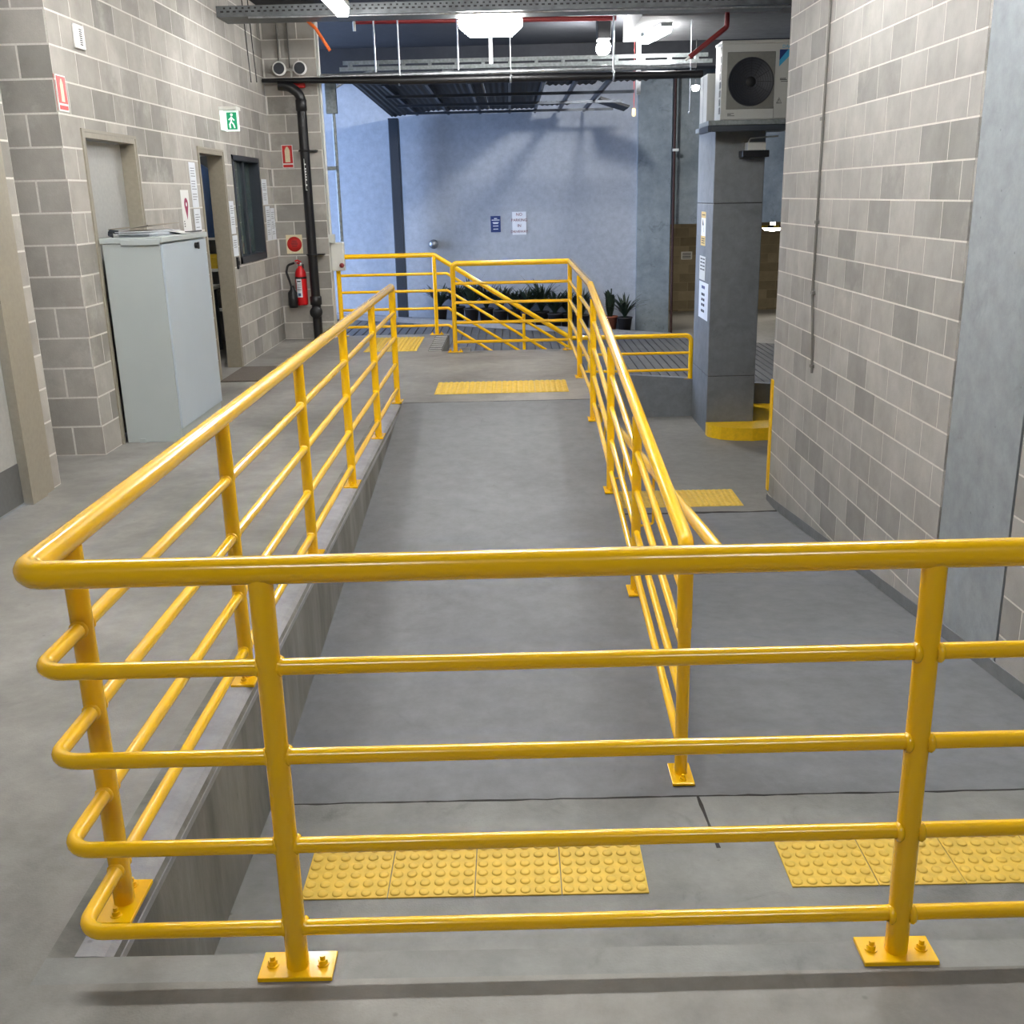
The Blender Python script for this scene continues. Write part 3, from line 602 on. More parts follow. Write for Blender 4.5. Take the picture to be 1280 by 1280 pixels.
rs = thing('hose_sign', (-3.0, 6.95, 1.4), 'edge of a red sign inside the dark wall recess', 'sign'); MB().box(-3.45, -3.20, 6.955, 6.962, 1.42, 1.60).build('panel', 'red_sign', rs)
# wall vent / intercom
s = thing('wall_grille', (XL, 7.44, 2.7), 'small white rounded wall plate with dark slots high on left wall', 'vent')
MB().cbox(XL+.001, XL+.02, 7.36, 7.525, 2.625, 2.775, .008).build('plate', 'white', s); m = MB()
for q in range(8): m.box(XL+.0195, XL+.021, 7.43, 7.475, 2.65+q*.013, 2.657+q*.013)
m.build('slots', 'ink', s); 
# exit sign
s = thing('exit_sign', (XL, 10.9, 2.4), 'lit green running-man exit sign projecting above the office door', 'exit sign')
MB().cbox(XL, XL+.17, 10.82, 11.0, 2.495, 2.53, .004).build('housing', 'offwhite', s); MB().cbox(XL+.002, XL+.026, 10.83, 10.98, 2.315, 2.495, .005).build('back_light', 'exit_lit', s)
MB().cbox(XL+.032, XL+.165, 10.90, 10.93, 2.305, 2.495, .004).build('panel', 'exit_lit', s)
MB().box(XL+.052, XL+.150, 10.897, 10.90, 2.322, 2.48).build('green_field', 'exit_green', s)
MB().lathe([(0, -.001), (.013, -.001), (.013, .001)], (XL+.102, 10.895, 2.458), 'y', 12).tube([(XL+.10, 10.895, 2.44), (XL+.094, 10.895, 2.395), (XL+.078, 10.895, 2.37), (XL+.082, 10.895, 2.335)], .008, 0, 6).tube([(XL+.094, 10.895, 2.395), (XL+.115, 10.895, 2.37), (XL+.125, 10.895, 2.335)], .007, 0, 6).tube([(XL+.072, 10.895, 2.41), (XL+.098, 10.895, 2.435), (XL+.125, 10.895, 2.405)], .006, 0, 6).build('running_figure', 'exit_lit', s)
# paper notices
random.seed(11)
def notice(y0, y1, z0, z1, label, head=None):
    s = thing('paper_notice', (XL, (y0+y1)/2, z0), label, 'notice'); plate_l('sheet', y0, y1, z0, z1, 'paper', s)
    zs = [z1-.05-k*.022 for k in range(int((z1-z0-.08)/.022)) if k % 5 != 4]; lines_l(s, y0+.025, y1-.025, zs, 'ink_soft', .006); return s
n1 = thing('poster', (XL, 9.41, 1.41), 'tall white poster with a magenta map pin above the cabinet', 'poster'); plate_l('sheet', 9.29, 9.52, 1.40, 1.75, 'white', n1)
MB().lathe([(.0, .001), (.018, .001)], (XL+.005, 9.42, 1.63), 'x', 16).build('pin_centre', 'white', n1)
MB().add([(XL+.0045, 9.42+.055*math.cos(a), 1.63+.055*math.sin(a)) for a in [math.radians(200-220*k/12) for k in range(13)]]+[(XL+.0045, 9.42, 1.50)], [tuple(range(14))]).build('pin', 'magenta', n1); lines_l(n1, 9.31, 9.34, (1.45, 1.47, 1.49), 'ink', .01)
notice(9.62, 9.81, 1.60, 1.985, 'long white notice beside the office door frame, upper sheet')
notice(9.63, 9.82, 1.37, 1.59, 'short white notice beside the office door frame, lower sheet')
notice(10.86, 11.03, 1.33, 1.65, 'white notice between office door and window, upper sheet')
notice(10.87, 11.06, 1.11, 1.315, 'white notice between office door and window, lower sheet')
notice(12.37, 12.62, 1.60, 1.88, 'white notice right of the window with bold print, upper sheet')
notice(12.45, 12.67, 1.20, 1.585, 'left of two white sheets low beside the window'); notice(12.69, 12.90, 1.20, 1.56, 'right of two white sheets low beside the wall corner')
s = thing('light_switch', (XL, 10.97, 1.0), 'narrow black switch plate below the notices by the office door', 'switch'); MB().cbox(XL, XL+.02, 10.94, 11.0, .98, 1.10, .004).build('plate', 'black_plastic', s); MB().cbox(XL+.02, XL+.026, 10.955, 10.985, 1.02, 1.06, .002).build('rocker', 'dark', s)
tag(MB().cbox(-2.80, -2.24, 9.86, 10.74, 0, .012, .004).build('door_mat', 'mat_brown'), 'flat brown door mat in front of the office doorway', 'mat')

# office contents seen through the doorway
dk = thing('desk', (-4.2, 11.9, 0), 'pale desk inside the office behind the doorway', 'desk')
MB().cbox(-5.0, -3.35, 11.5, 12.2, .70, .74, .004).build('top', 'offwhite', dk)
for a in (-4.95, -3.4):
    for b in (11.55, 12.15): MB().box(a-.02, a+.02, b-.02, b+.02, 0, .70).build('leg', 'steel_dark', dk)
sf = thing('shelf_unit', (-3.9, 12.75, 0), 'dark open shelving against the office end wall', 'shelf')
for z in (.4, .86, 1.22, 1.6): MB().box(-4.6, -3.15, 12.55, 12.95, z, z+.03).build('shelf', 'offwhite', sf)
for x in (-4.6, -3.15): MB().box(x-.015, x+.015, 12.55, 12.95, 0, 2.1).build('side', 'office_dark', sf)
for x, z, wd, h, mt, l in ((-3.58, 1.25, .16, .10, 'white', 'white box on the upper shelf inside the office'), (-3.76, 1.25, .14, .2, 'steel_dark', 'tall grey box on the upper shelf inside the office'), (-3.42, .89, .16, .22, 'black_plastic', 'black box on the middle shelf inside the office'), (-3.62, .89, .15, .16, 'line_yellow', 'yellow box on the middle shelf inside the office'), (-3.6, .43, .18, .2, 'office_dark', 'brown box on the bottom shelf inside the office')):
    t = thing('storage_box', (x, 12.7, z), l, 'box'); MB().cbox(x, x+wd, 12.6, 12.85, z+.001, z+h*.8, .006).build('body', mt, t); MB().cbox(x-.004, x+wd+.004, 12.595, 12.855, z+h*.8, z+h, .004).build('lid', mt, t)
jk = thing('jacket', (-3.2, 11.35, 1.3), 'blue jacket hanging inside the office doorway', 'jacket')
MB().lathe([(.02, .72), (.05, .70), (.16, .62), (.19, .45), (.17, .2), (.19, 0.0), (.15, -.01)], (-3.2, 11.35, 1.30), 'z', 18).build('body', 'screen_blue', jk); MB().tube([(-3.2, 11.35, 2.02), (-3.2, 11.35, 2.10), (-2.956, 11.35, 2.12)], .006, .02, 8).build('hanger', 'galv', jk)
MB().tube([(-3.34, 11.3, 1.88), (-3.38, 11.27, 1.6), (-3.37, 11.24, 1.38)], [.07, .055, .045], 0, 10).build('sleeve', 'screen_blue', jk); MB().tube([(-3.08, 11.3, 1.88), (-3.04, 11.27, 1.6), (-3.05, 11.24, 1.38)], [.07, .055, .045], 0, 10).build('sleeve', 'screen_blue', jk)
oc = thing('office_chair', (-3.45, 11.15, 0), 'black office chair just inside the office doorway', 'chair')
MB().cbox(-3.78, -3.34, 10.95, 11.38, .44, .52, .03).build('seat', 'black_plastic', oc); MB().cbox(-3.76, -3.36, 11.34, 11.40, .62, 1.14, .025).build('backrest', 'black_plastic', oc); MB().cyl((-3.56, 11.16, .1), (-3.56, 11.16, .44), .025).build('stem', 'galv', oc); MB().cyl((-3.56, 11.37, .48), (-3.56, 11.37, .64), .02).build('back_bar', 'galv', oc)
for q in range(5): a = q*2*math.pi/5; MB().cyl((-3.56, 11.16, .09), (-3.56+.25*math.cos(a), 11.16+.25*math.sin(a), .05), .016, 8).lathe([(0, -.03), (.03, -.03), (.03, .0), (0, .0)], (-3.56+.25*math.cos(a), 11.16+.25*math.sin(a), .031), 'z', 10).build('leg', 'black_plastic', oc)

# fire extinguisher
ex = thing('fire_extinguisher', (-2.56, 12.82, .42), 'red fire extinguisher with black horn hung below the red disc', 'fire extinguisher')
ec = (-2.545, 12.84, 0)
MB().lathe([(0, .425), (.062, .425), (.068, .44), (.068, .76), (.064, .81), (.045, .85), (.028, .87), (.026, .885), (0, .885)], ec, 'z', 24).build('cylinder', 'red', ex)
MB().lathe([(.026, .885), (.03, .90), (.03, .925), (.012, .93), (0, .93)], ec, 'z', 16).cyl((-2.545, 12.84, .915), (-2.60, 12.80, .925), .012, 10).build('valve', 'galv', ex)
MB().tube([(-2.53, 12.84, .93), (-2.56, 12.79, .955), (-2.58, 12.76, .95)], .009, .01, 8).tube([(-2.53, 12.84, .91), (-2.565, 12.785, .925)], .008, 0, 8).build('lever', 'red', ex)
MB().tube([(-2.60, 12.80, .925), (-2.68, 12.78, .90), (-2.70, 12.77, .82), (-2.67, 12.77, .72), (-2.655, 12.77, .66)], .014, .05, 10).build('hose', 'black_plastic', ex)
MB().lathe([(.022, .66), (.026, .62), (.055, .58), (.058, .44), (.05, .40), (0, .405)], (-2.645, 12.775, 0), 'z', 18).build('horn', 'black_plastic', ex)
def arc_label(c, r, a0, a1, z0, z1, n=8):
    m = MB(); vs = []
    for k in range(n+1):
        a = math.radians(a0+(a1-a0)*k/n); vs += [(c[0]+r*math.cos(a), c[1]+r*math.sin(a), z0), (c[0]+r*math.cos(a), c[1]+r*math.sin(a), z1)]
    m.add(vs, [(2*k, 2*k+2, 2*k+3, 2*k+1) for k in range(n)], True); return m
lb = arc_label(ec, .069, 225, 285, .52, .745).build('label', 'paper', ex); m = arc_label(ec, .0695, 235, 275, .70, .715)
for z in (.675, .655, .635, .615, .60): q = arc_label(ec, .0695, 232, 278, z, z+.006); m.add(q.v, q.f)
m.build('label_print', 'ink', lb); arc_label(ec, .0695, 240, 270, .535, .57).build('label_mark', 'screen_blue', lb)
arc_label(ec, .0695, 0, 360, .735, .76, 24).build('strap', 'black_plastic', ex); MB().box(-2.57, -2.52, 12.90, 12.957, .55, .9).build('bracket', 'dark', ex)

# black downpipe
dp = thing('downpipe', (-2.38, 12.82, 0), 'thick black plastic downpipe running down the end wall', 'pipe')
MB().tube([(-2.62, 12.80, 2.90), (-2.50, 12.80, 2.89), (-2.38, 12.82, 2.80), (-2.38, 12.82, .40)], .055, .12, 20).build('pipe', 'black_pipe', dp)
MB().cyl((-2.38, 12.82, .40), (-2.38, 12.82, 0), .055, 20).build('lower_pipe', 'black_pipe', dp)
MB().lathe([(.056, 2.62), (.064, 2.63), (.064, 2.74), (.056, 2.75)], (-2.38, 12.82, 0), 'z', 20).build('coupling', 'black_pipe', dp); MB().lathe([(.056, .42), (.07, .43), (.07, .52), (.056, .53)], (-2.38, 12.82, 0), 'z', 20).build('coupling', 'black_pipe', dp)
MB().lathe([(.03, -.085), (.07, -.085), (.075, -.02), (.06, .02)], (-2.38, 12.82, .34), 'y', 20).lathe([(0, -.09), (.05, -.09), (.055, -.083)], (-2.38, 12.82, .34), 'y', 16).build('inspection_cap', 'black_pipe', dp)
for z in (2.18, 1.0): MB().lathe([(.056, z), (.062, z+.003), (.062, z+.022), (.056, z+.025)], (-2.38, 12.82, 0), 'z', 20).box(-2.46, -2.25, 12.86, 12.957, z+.003, z+.02).build('clip', 'black_pipe', dp)
m = MB(); m.box(-2.388, -2.383, 12.762, 12.764, 1.75, 2.10).box(-2.388, -2.372, 12.762, 12.764, 1.75, 1.757)
for z in (1.80, 1.86, 1.89, 1.92, 1.95, 1.98, 2.03): m.box(-2.386, -2.369, 12.762, 12.764, z, z+.017)
m.build('printed_mark', 'white', dp)

# emergency twin spot
tw = thing('twin_spotlight', (-2.48, 12.92, 3.05), 'twin round emergency spotlights with white rims above the black pipe', 'spotlight')
for x in (-2.60, -2.365):
    h = MB().lathe([(.03, .10), (.07, .06), (.078, .0), (.074, -.012), (.062, -.014)], (x, 12.82, 3.08), 'y', 24).build('head', 'white', tw); MB().lathe([(0, -.008), (.064, -.011)], (x, 12.82, 3.08), 'y', 24).build('lens', 'ac_grille', h)
MB().cbox(-2.62, -2.34, 12.90, 12.955, 2.88, 2.96, .006).build('box', 'red_sign', tw); MB().cyl((-2.60, 12.88, 3.07), (-2.365, 12.88, 3.07), .015, 10).cyl((-2.48, 12.9, 2.95), (-2.48, 12.9, 3.07), .015, 10).build('bar', 'offwhite', tw)
for i, x in enumerate((-2.62, -2.50)): tag(MB().cyl((x, 12.94, 3.10 if i else 3.15), (x, 12.94, ZC), .009, 8).build('conduit', 'conduit'), ('thin pale conduit rising above the left spotlight', 'thin pale conduit rising between the two spotlights')[i], 'conduit')

# conduits and isolator at the wall end
co = thing('conduit', (-2.17, 13.0, 1.1), 'white conduit running down the end of the block wall', 'conduit'); MB().cyl((-2.175, 13.0, 1.15), (-2.175, 13.0, ZC), .016, 10).build('pipe', 'offwhite', co); MB().cbox(-2.20, -2.13, 12.97, 13.05, 1.14, 1.24, .004).build('box', 'offwhite', co)
gp = thing('conduit', (-2.08, 13.3, 1.1), 'galvanised conduit with junction box hanging behind the wall end', 'conduit'); MB().cyl((-2.09, 13.28, 1.14), (-2.085, 13.28, 3.05), .022, 12).build('pipe', 'galv_dull', gp); MB().cbox(-2.17, -2.04, 13.24, 13.32, 2.62, 2.98, .006).build('box', 'galv_dull', gp); MB().box(-2.2, -2.08, 13.14, 13.30, 1.98, 2.02).build('clip', 'galv_dull', gp)
ib = thing('isolator_box', (-2.12, 13.1, .8), 'pale grey isolator switch box on the wall end behind the railing', 'electrical box'); MB().cbox(-2.192, -2.04, 13.02, 13.14, .805, 1.14, .008).build('body', 'offwhite', ib); MB().lathe([(0, -.03), (.025, -.03), (.03, 0)], (-2.07, 13.02, .87), 'y', 14).build('knob', 'dark_red', ib)

# ------------------------------------------------------------------ right wall things
cd = thing('conduit', (XR, 8.1, .3), 'thin grey conduit dropping down the right block wall', 'conduit')
MB().tube([(XR-.012, 8.10, ZC), (XR-.012, 8.12, .86), (XR-.016, 8.05, .66), (XR-.013, 8.0, .28)], .009, .1, 10).build('pipe', 'conduit', cd)
for y, z in ((8.14, 2.13), (8.12, 1.4), (8.11, .88), (8.02, .33)): MB().cbox(XR-.024, XR, y-.03, y+.02, z-.012, z+.012, .003).build('clip', 'conduit', cd)
tag(MB().box(XR-.01, XR+.03, 9.252, 9.262, -1.0, .02).box(XR-.012, XR-.001, 9.19, 9.262, -1.0, .02).build('corner_guard', 'yellow_flat'), 'yellow corner guard strip on the end of the right block wall', 'corner guard')

# ------------------------------------------------------------------ back wall things
s = thing('blue_sign', (-.25, 18, 1.05), 'small dark blue sign left of the white sign on the back wall', 'sign'); MB().box(-.335, -.17, 17.99, 17.996, 1.055, 1.315).build('panel', 'navy', s); m = MB()
for z, wd in ((1.275, .05), (1.25, .13), (1.21, .10), (1.195, .08), (1.155, .09), (1.105, .08)): m.box(-.2525-wd/2, -.2525+wd/2, 17.988, 17.99, z-.006, z+.006)
m.build('lettering', 'paper', s)
s = thing('parking_sign', (.14, 18, 1.0), 'white no parking sign with four lines of red lettering on the back wall', 'sign'); MB().box(.024, .256, 17.99, 17.996, 1.005, 1.375).build('panel', 'paper', s)
for t_, z, sz in (('NO', 1.33, .06), ('PARKING', 1.24, .058), ('IN', 1.15, .06), ('DRIVEWAY', 1.055, .052)): text('lettering', t_, sz*1.1, 'sign_red', (.14, 17.988, z), (1, 0, 0), (0, 0, 1), s)
s = thing('wall_lamp', (-1.35, 18, .9), 'small round metal bulkhead fitting on the back wall beside the dark post', 'bulkhead'); MB().lathe([(.07, 0), (.07, -.04), (.05, -.07), (0, -.075)], (-1.30, 17.995, .885), 'y', 20).build('body', 'galv', s); MB().lathe([(.075, 0), (.075, -.02), (.07, -.02)], (-1.30, 17.995, .885), 'y', 20).build('rim', 'steel_dark', s)
dc = thing('steel_post', (-1.8, 17.6, -.3), 'dark steel post standing in front of the blue back wall', 'post'); MB().cbox(-1.90, -1.74, 17.45, 17.65, drv(-1.9), 2.84, .01).build('shaft', 'steel_dark', dc); MB().cbox(-1.945, -1.695, 17.4, 17.7, drv(-1.7)-.02, drv(-1.9)+.02, .004).build('foot_plate', 'steel_dark', dc)
rp = thing('rusty_pipe', (2.68, 17.85, -.6), 'thin rusty brown pipe running down beside the concrete pilaster', 'pipe'); MB().cyl((2.675, 17.8, drv(2.675)+.0), (2.665, 17.8, ZC), .022, 10).build('pipe', 'rust', rp); MB().cbox(2.64, 2.74, 17.77, 17.84, 2.26, 2.30, .004).build('clip', 'offwhite', rp)
s = thing('garage_sign', (3.5, 24.1, .2), 'small white sign on the beige garage wall', 'sign'); MB().box(3.83, 4.08, 24.19, 24.195, .16, .33).build('panel', 'offwhite', s); m = MB()
for z in (.295, .26, .225, .195): m.box(3.86, 4.05, 24.186, 24.19, z-.008, z+.008)
m.build('lettering', 'ink', s)
s = thing('height_bar', (5, 18.6, .8), 'yellow striped height bar hanging in the garage opening', 'barrier'); MB().box(4.25, 6.5, 18.5, 18.53, 1.005, 1.05).build('bar', 'line_yellow', s)
for x in (4.8, 6.2): MB().cyl((x, 18.515, 1.05), (x, 18.515, 1.145), .006, 6).build('hanger', 'dark', s)
MB().box(4.4, 4.5, 18.498, 18.5, 1.01, 1.045).box(4.6, 4.7, 18.498, 18.5, 1.01, 1.045).box(5.0, 5.1, 18.498, 18.5, 1.01, 1.045).build('stripes', 'ink', s)

# potted plants along the back wall
def plant(x, y, h, spread, n, label, pot='pot', broad=False):
    z = drv(x)+.0
    t = thing('potted_plant', (x, y, z), label, 'plant', None); ph = .24
    MB().lathe([(0, 0), (.09, 0), (.12, ph), (.13, ph), (.13, ph+.02), (.105, ph+.02), (.1, ph-.02), (0, ph-.02)], (x, y, z), 'z', 16).build('pot', pot, t)
    m = MB()
    for k in range(n):
        a = random.uniform(0, 2*math.pi); up = random.uniform(.55, 1)*h; out = spread*random.uniform(.45, 1); wd = random.uniform(.018, .03)*(2.6 if broad else 1); droop = random.uniform(.15, .5)
        pts = []
        for q in range(6):
            s_ = q/5; pts.append(Vector((x+math.cos(a)*out*s_**1.3, y+math.sin(a)*out*s_**1.3*.8, z+ph+up*(s_-droop*s_**2.5))))
        sd = Vector((-math.sin(a), math.cos(a), 0)); prof_ = (.5, .9, 1, .85, .55, .08)
        vs = []
        for p, w_ in zip(pts, prof_): vs += [p-sd*wd*w_, p+sd*wd*w_, p-Vector((0, 0, .004))]
        m.add(vs, [f_ for q in range(5) for f_ in ((3*q, 3*q+1, 3*q+4, 3*q+3), (3*q+1, 3*q+2, 3*q+5, 3*q+4), (3*q+2, 3*q, 3*q+3, 3*q+5))])
    fo_ = m.build('foliage', 'leaf', t)
    if broad: MB().cyl((x, y, z+.2), (x+.02, y, z+ph+h*.6), .012, 8).build('stem', 'leaf', t)
    return t
random.seed(31)
names = ['first', 'second', 'third', 'fourth', 'fifth', 'sixth', 'seventh', 'eighth', 'ninth', 'tenth', 'eleventh', 'twelfth']
ps = [(-1.2, .44, .34), (-.92, .5, .34), (-.68, .62, .34), (-.44, .5, .36), (-.2, .52, .36), (.03, .46, .34), (.25, .5, .34), (.48, .66, .36), (.7, .46, .32), (.92, .5, .36), (1.15, .52, .34)]
for i, (x, h, sp) in enumerate(ps): plant(x, 17.5+.14*(i % 2), h*1.12, sp, 70, 'dark strap-leaved potted plant, %s from the steel post along back wall' % names[i])
plant(1.62, 17.55, .78, .16, 9, 'broad-leaved plant in a terracotta pot nearest the pilaster group', 'terracotta', True)
plant(1.86, 17.5, .52, .40, 40, 'spiky potted plant standing right against the concrete pilaster')

# ------------------------------------------------------------------ overhead: canopy, pipes, tray, rods
cn = thing('drip_canopy', (0, 15, 2.95), 'dark corrugated drip canopy hung under the ceiling before the back wall', 'canopy')
def sheet(x0, x1, y0, y1, zf, name='sheet'):
    m = MB(); n = max(2, int((x1-x0)/.019)); vs = []
    for i in range(n+1):
        x = x0+(x1-x0)*i/n; dz = .009*math.sin(2*math.pi*(x-x0)/.076)
        for q in range(7): y = y0+(y1-y0)*q/6; vs.append((x, y, zf(x, y)+dz))
    m.add(vs, [(i*7+q, (i+1)*7+q, (i+1)*7+q+1, i*7+q+1) for i in range(n) for q in range(6)], True); return m.build(name, 'canopy', cn)
def zc(x, y): return 2.955+.0*(y-13)-.06*max(0, (-1.2-x))*max(0, (y-13.5))*.5
XS = [-1.86, -1.08, -.30, .46]
for a, b in zip(XS, XS[1:]): sheet(a+.003, b-.003, 12.98, 17.72, zc)
sheet(.47, 1.10, 12.98, 14.1, zc); sheet(1.11, 1.72, 12.98, 13.8, zc); sheet(.47, .95, 16.5, 17.2, zc)
for x in (-1.45, -.95, -.45, .02, .42, .80, 1.2): MB().box(x-.018, x+.018, 12.98, 17.72, 2.885, 2.94).build('rafter', 'steel_dark', cn)
for y in (14.2, 15.6, 17.0): MB().box(-1.55, 1.6, y-.02, y+.02, 2.85, 2.885).build('purlin', 'steel_dark', cn)
MB().prism([(1.30, 2.93), (1.72, 2.80), (1.74, 2.83), (1.32, 2.96)], 'y', 15.9, 16.6).build('loose_sheet', 'canopy', cn)
gt = thing('gutter_pipe', (0, 12.85, 2.93), 'long black pipe spanning the passage along the canopy front', 'pipe'); MB().tube([(-2.80, 12.80, 2.955), (-2.2, 12.80, 2.945), (-1.2, 12.82, 2.925), (2.23, 12.85, 2.92)], [.022, .032, .05, .042], 0, 16).build('pipe', 'black_pipe', gt)
for x in (-1.24, .035, 1.21): MB().lathe([(.046, -.012), (.056, -.008), (.056, .008), (.046, .012)], (x, 12.83, 2.925), 'x', 18).build('strap', 'galv', gt)
sp = thing('steel_pipe', (0, 13.0, 3.02), 'bright steel pipe lying just above the black pipe', 'pipe'); MB().tube([(-2.15, 12.92, 2.995), (-.6, 12.95, 3.0), (2.18, 13.0, 3.03)], .03, 0, 16).build('pipe', 'galv', sp); MB().cyl((-.75, 12.93, 3.0), (-.62, 12.93, 3.0), .04, 14).build('coupling', 'galv', sp)
lt = thing('cable_ladder', (0, 13.9, 3.2), 'galvanised cable ladder running across above the steel pipe', 'cable tray')
for y, z in ((13.75, 3.135), (14.05, 3.24)): MB().box(-2.05, 2.5, y-.01, y+.01, z, z+.045).build('side_rail', 'galv_dull', lt)
for i in range(14): x = -1.95+i*.33; MB().box(x-.02, x+.02, 13.9, 14.04, 3.20, 3.24).build('rung', 'galv_dull', lt)
MB().tube([(-2.15, 13.8, 2.95), (-1.95, 13.8, 3.05), (-1.6, 13.8, 3.15)], .02, .1, 8).build('brace', 'galv', lt)
tr = thing('cable_tray', (0, 11.1, 3.42), 'perforated steel cable tray spanning the ceiling nearest the camera', 'cable tray')
MB().box(XL, 2.75, 11.1, 11.5, 3.36, 3.363).build('base', 'tray_steel', tr); MB().box(XL, 2.75, 11.09, 11.10, 3.36, 3.46).build('side', 'tray_steel', tr); MB().box(XL, 2.75, 11.5, 11.51, 3.36, 3.46).build('side', 'tray_steel', tr)
m = MB()
for i in range(92): x = XL+.04+i*.06; m.box(x, x+.03, 11.0885, 11.0895, 3.40, 3.415); m.box(x+.03, x+.05, 11.0885, 11.0895, 3.43, 3.445)
m.build('slots', 'dark', tr)
MB().cyl((-2.5, 11.05, 3.345), (2.75, 11.05, 3.33), .009, 10).build('rod', 'galv', tr)
rods = [(-1.52, 13.0, 2.99, .009), (-1.23, 12.83, 2.95, .009), (-.565, 13.0, 2.99, .009), (.035, 12.83, 2.95, .005), (1.207, 12.83, 2.95, .011), (2.1, 12.9, 2.5, .006)]
lab = ['leftmost threaded rod holding the steel pipe', 'second threaded rod from the left holding the black pipe', 'third threaded rod holding the steel pipe left of the big light', 'thin wire hanger right of the big light', 'thick threaded rod below the small bright light', 'thin cable hanging left of the air conditioner']
for (x, y, z, r), l in zip(rods, lab): tag(MB().cyl((x, y, z), (x, y, ZC), r, 8).lathe([(r, 0), (r+.012, .004), (r+.012, .02), (r, .024)], (x, y, z), 'z', 8).build('hanger_rod', 'galv', None), l, 'rod')
for x, y, z, l in ((-.2, 13.9, 3.19, 'galvanised strut dropping from the ceiling behind the big light'), (1.62, 13.9, 2.80, 'galvanised strut dropping past the pipes below the long light')):
    t = thing('hanger_strut', (x, y, z), l, 'strut'); MB().box(x-.025, x+.025, y-.02, y+.02, z, ZC).build('channel', 'galv', t); MB().cbox(x-.05, x+.05, y-.04, y+.04, ZC-.01, ZC, .002).build('foot', 'galv', t)
for i, x in enumerate((-2.76, -2.70)): tag(MB().tube([(x-.01, 12.0, ZC), (x, 12.02, 3.2), (x+.012, 12.02, 2.86)], .006, .2, 8).build('hanging_cable', 'dark'), ('left of two dark cables dropping from the tray at the left wall', 'right of two dark cables dropping from the tray at the left wall')[i], 'cable')
tag(MB().tube([(-2.40, 11.4, 3.45), (-2.2, 11.5, 3.42), (-2.05, 11.5, 3.41), (-1.93, 11.5, 3.30), (-1.80, 11.5, 3.09)], .016, .15, 10).build('orange_cable', 'orange'), 'thick orange cable end dangling from the cable tray', 'cable')
fp = thing('sprinkler_pipe', (0, 13.5, 3.64), 'red fire sprinkler pipe running along the dark ceiling', 'pipe'); MB().cyl((-1.78, 13.45, 3.64), (1.3, 13.5, 3.62), .028, 12).cyl((-1.0, 13.46, 3.64), (-1.0, 13.46, ZC), .01, 8).cyl((.6, 13.48, 3.63), (.6, 13.48, ZC), .01, 8).build('pipe', 'dark_red', fp); MB().tube([(-1.78, 13.45, 3.64), (-1.80, 13.45, 3.64), (-1.80, 13.45, 3.54)], .018, .01, 10).build('sprinkler_drop', 'offwhite', fp)
fq = thing('sprinkler_pipe', (2.3, 12.5, 3.3), 'red pipe bending down behind the air conditioner', 'pipe'); MB().tube([(2.315, 11.93, ZC), (2.31, 11.93, 3.28), (1.93, 11.95, 3.0)], .026, .04, 12).build('pipe', 'dark_red', fq); MB().cyl((1.95, 11.95, 3.015), (1.89, 11.96, 2.97), .012, 8).build('nozzle', 'offwhite', fq)
hd = thing('hanging_tag', (1.78, 15, 2.6), 'small cream tag hanging on a cord below the canopy end', 'tag'); MB().box(1.655, 1.70, 14.9, 14.903, 2.62, 2.72).build('card', 'tag_yellow', hd); MB().cyl((1.68, 14.9, 2.72), (1.68, 14.9, ZC), .004, 6).build('cord', 'dark_red', hd)

# ------------------------------------------------------------------ light fittings
def batten(a, b, z, wd, label, mat='tube_light', body='offwhite', hgt=.07):
    a = Vector((a[0], a[1], z)); b = Vector((b[0], b[1], z)); c = (a+b)/2; L_ = (b-a).length; ang = math.atan2(b.y-a.y, b.x-a.x)
    t = thing('light_fitting', c, label, 'light'); R = Matrix.Translation(c) @ Matrix.Rotation(ang, 4, 'Z')
    def put(mb, name, mt):
        mb.v = [tuple(R @ Vector(p)) for p in mb.v]; return mb.build(name, mt, t)
    put(MB().cbox(-L_/2, L_/2, -wd/2, wd/2, hgt*.55, hgt*1.4, .006), 'housing', body)
    put(MB().prism([(-wd/2, hgt*.55), (wd/2, hgt*.55), (wd*.36, -hgt*.45), (-wd*.36, -hgt*.45)], 'x', -L_/2+.01, L_/2-.01), 'diffuser', mat)
    for s_ in (-.3, .3):
        zt = ZC-z
        put(MB().box(L_*s_-.01, L_*s_+.01, -.01, .01, hgt*1.4, zt), 'hanger', 'galv'); 
    return t
batten((-1.53, 9.5), (-1.53, 10.7), 3.31, .13, 'bright batten light near the orange cable by the left wall', 'tube_dim')
t = thing('light_fitting', (-.165, 11.6, 3.25), 'large bright trapezoid light hanging in the middle above the passage', 'light')
MB().cbox(-.49, .16, 11.54, 11.81, 3.35, 3.50, .01).build('housing', 'offwhite', t); MB().prism([(-.49, 3.35), (-.49, 3.31), (-.38, 3.22), (.05, 3.22), (.16, 3.31), (.16, 3.35)], 'y', 11.55, 11.80).build('diffuser', 'tube_light', t); MB().box(-.185, -.145, 11.65, 11.69, 3.5, ZC).build('hanger', 'galv', t)
t = thing('light_fitting', (1.23, 14.5, 3.42), 'small bright oval bulkhead light under the ceiling right of centre', 'light')
MB().lathe([(0, -.17), (.05, -.16), (.085, -.10), (.09, 0), (.085, .10), (.05, .16), (0, .17)], (1.235, 14.5, 3.42), 'y', 16).build('lamp', 'tube_small', t); MB().cbox(1.15, 1.32, 14.36, 14.64, 3.51, ZC, .01).build('housing', 'dark', t)
batten((1.70, 14.0), (1.84, 13.05), 3.42, .13, 'long bright batten light beside the concrete beam', 'tube_light', 'galv_dull', .06)
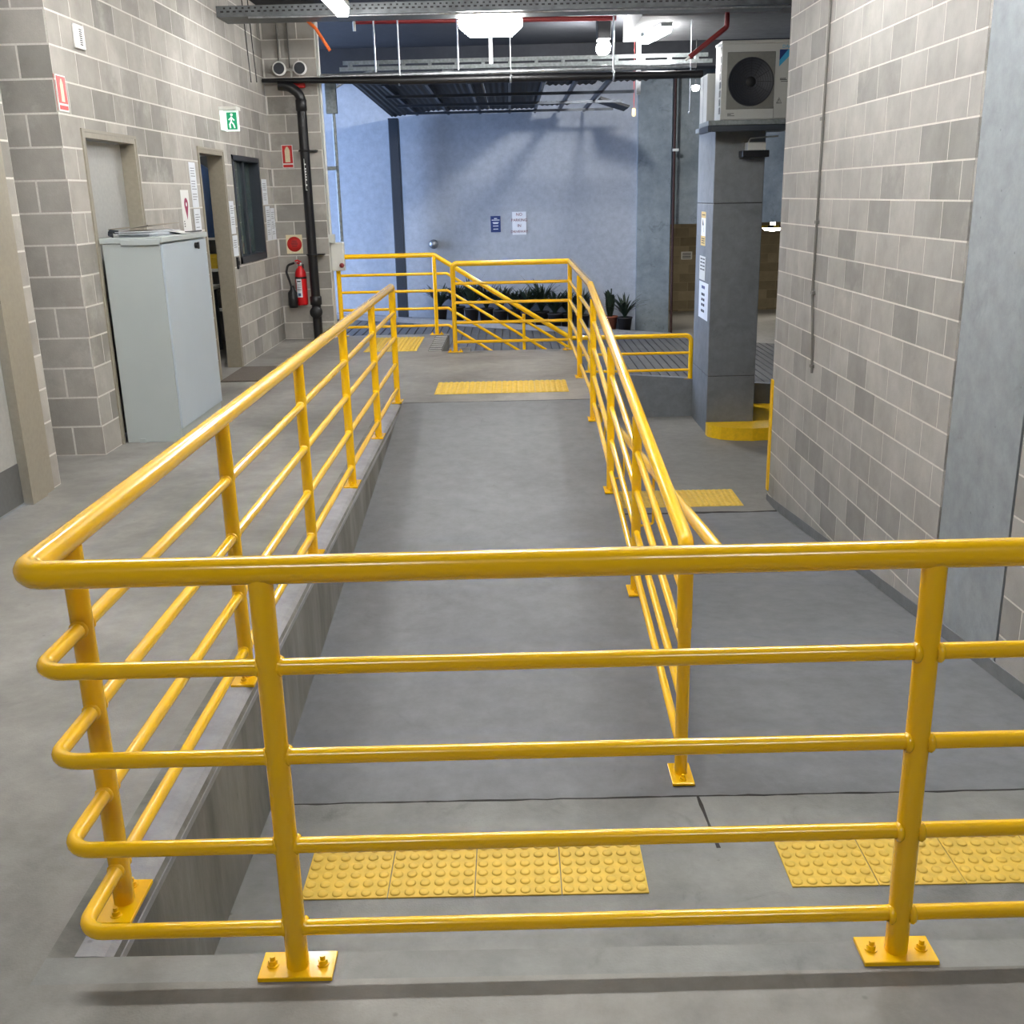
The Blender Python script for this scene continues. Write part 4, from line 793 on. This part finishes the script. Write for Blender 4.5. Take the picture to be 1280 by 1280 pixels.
t = thing('light_fitting', (2.48, 14.5, 2.92), 'tiny white dome lamp left of the air conditioner', 'light'); MB().lathe([(0, -.05), (.04, -.04), (.055, 0), (.05, .02), (0, .03)], (2.43, 14.5, 2.925), 'z', 16).build('dome', 'dome_light', t); MB().cyl((2.43, 14.5, 2.95), (2.43, 14.5, 3.5), .006, 6).build('stem', 'dark', t)
t = thing('light_fitting', (5.0, 20.5, 1.0), 'oval ceiling light inside the garage past the column', 'light'); MB().lathe([(0, -.07), (.16, -.05), (.21, 0), (.2, .03), (0, .03)], (5.0, 20.6, .94), 'z', 20).build('lamp', 'garage_light', t); MB().cyl((5.0, 20.6, .96), (5.0, 20.6, 1.14), .05, 12).build('stem', 'offwhite', t)
t = thing('light_fitting', (3.6, 21.5, 1.0), 'ceiling light inside the garage hidden behind the column', 'light'); MB().lathe([(0, -.07), (.16, -.05), (.21, 0), (.2, .03), (0, .03)], (4.35, 21.5, 1.06), 'z', 20).build('lamp', 'garage_light', t); MB().cyl((4.35, 21.5, 1.08), (4.35, 21.5, 1.14), .05, 12).build('stem', 'offwhite', t)
batten((.9, 4.35), (2.1, 4.35), 3.5, .13, 'ceiling batten above the foot of the right ramp')
batten((-.7, 4.35), (.5, 4.35), 3.5, .13, 'ceiling batten above the foot of the left ramp')
batten((-2.4, 4.35), (-1.2, 4.35), 3.5, .13, 'ceiling batten above the deck near the nearest door')
batten((1.35, 6.4), (1.35, 7.6), 3.52, .13, 'ceiling batten above the right ramp near the right wall', 'tube_mid')
batten((-1.5, 6.2), (-1.5, 7.4), 3.52, .13, 'ceiling batten above the deck near the cabinet', 'tube_mid')
batten((-1.9, -.6), (-.7, -.6), 3.52, .13, 'added unseen fill batten behind the viewer on the left', 'tube_dim')  # unseen lamp, added as front fill for rails and foreground
batten((.5, -.6), (1.7, -.6), 3.52, .13, 'added unseen fill batten behind the viewer on the right', 'tube_dim')  # second added fill lamp, out of view, brightens the near side
ol = thing('light_fitting', (-4.2, 11, 2.65), 'ceiling light inside the office', 'light'); MB().cbox(-4.5, -3.6, 10.7, 11.0, 2.64, 2.7, .01).build('diffuser', 'dome_light', ol)
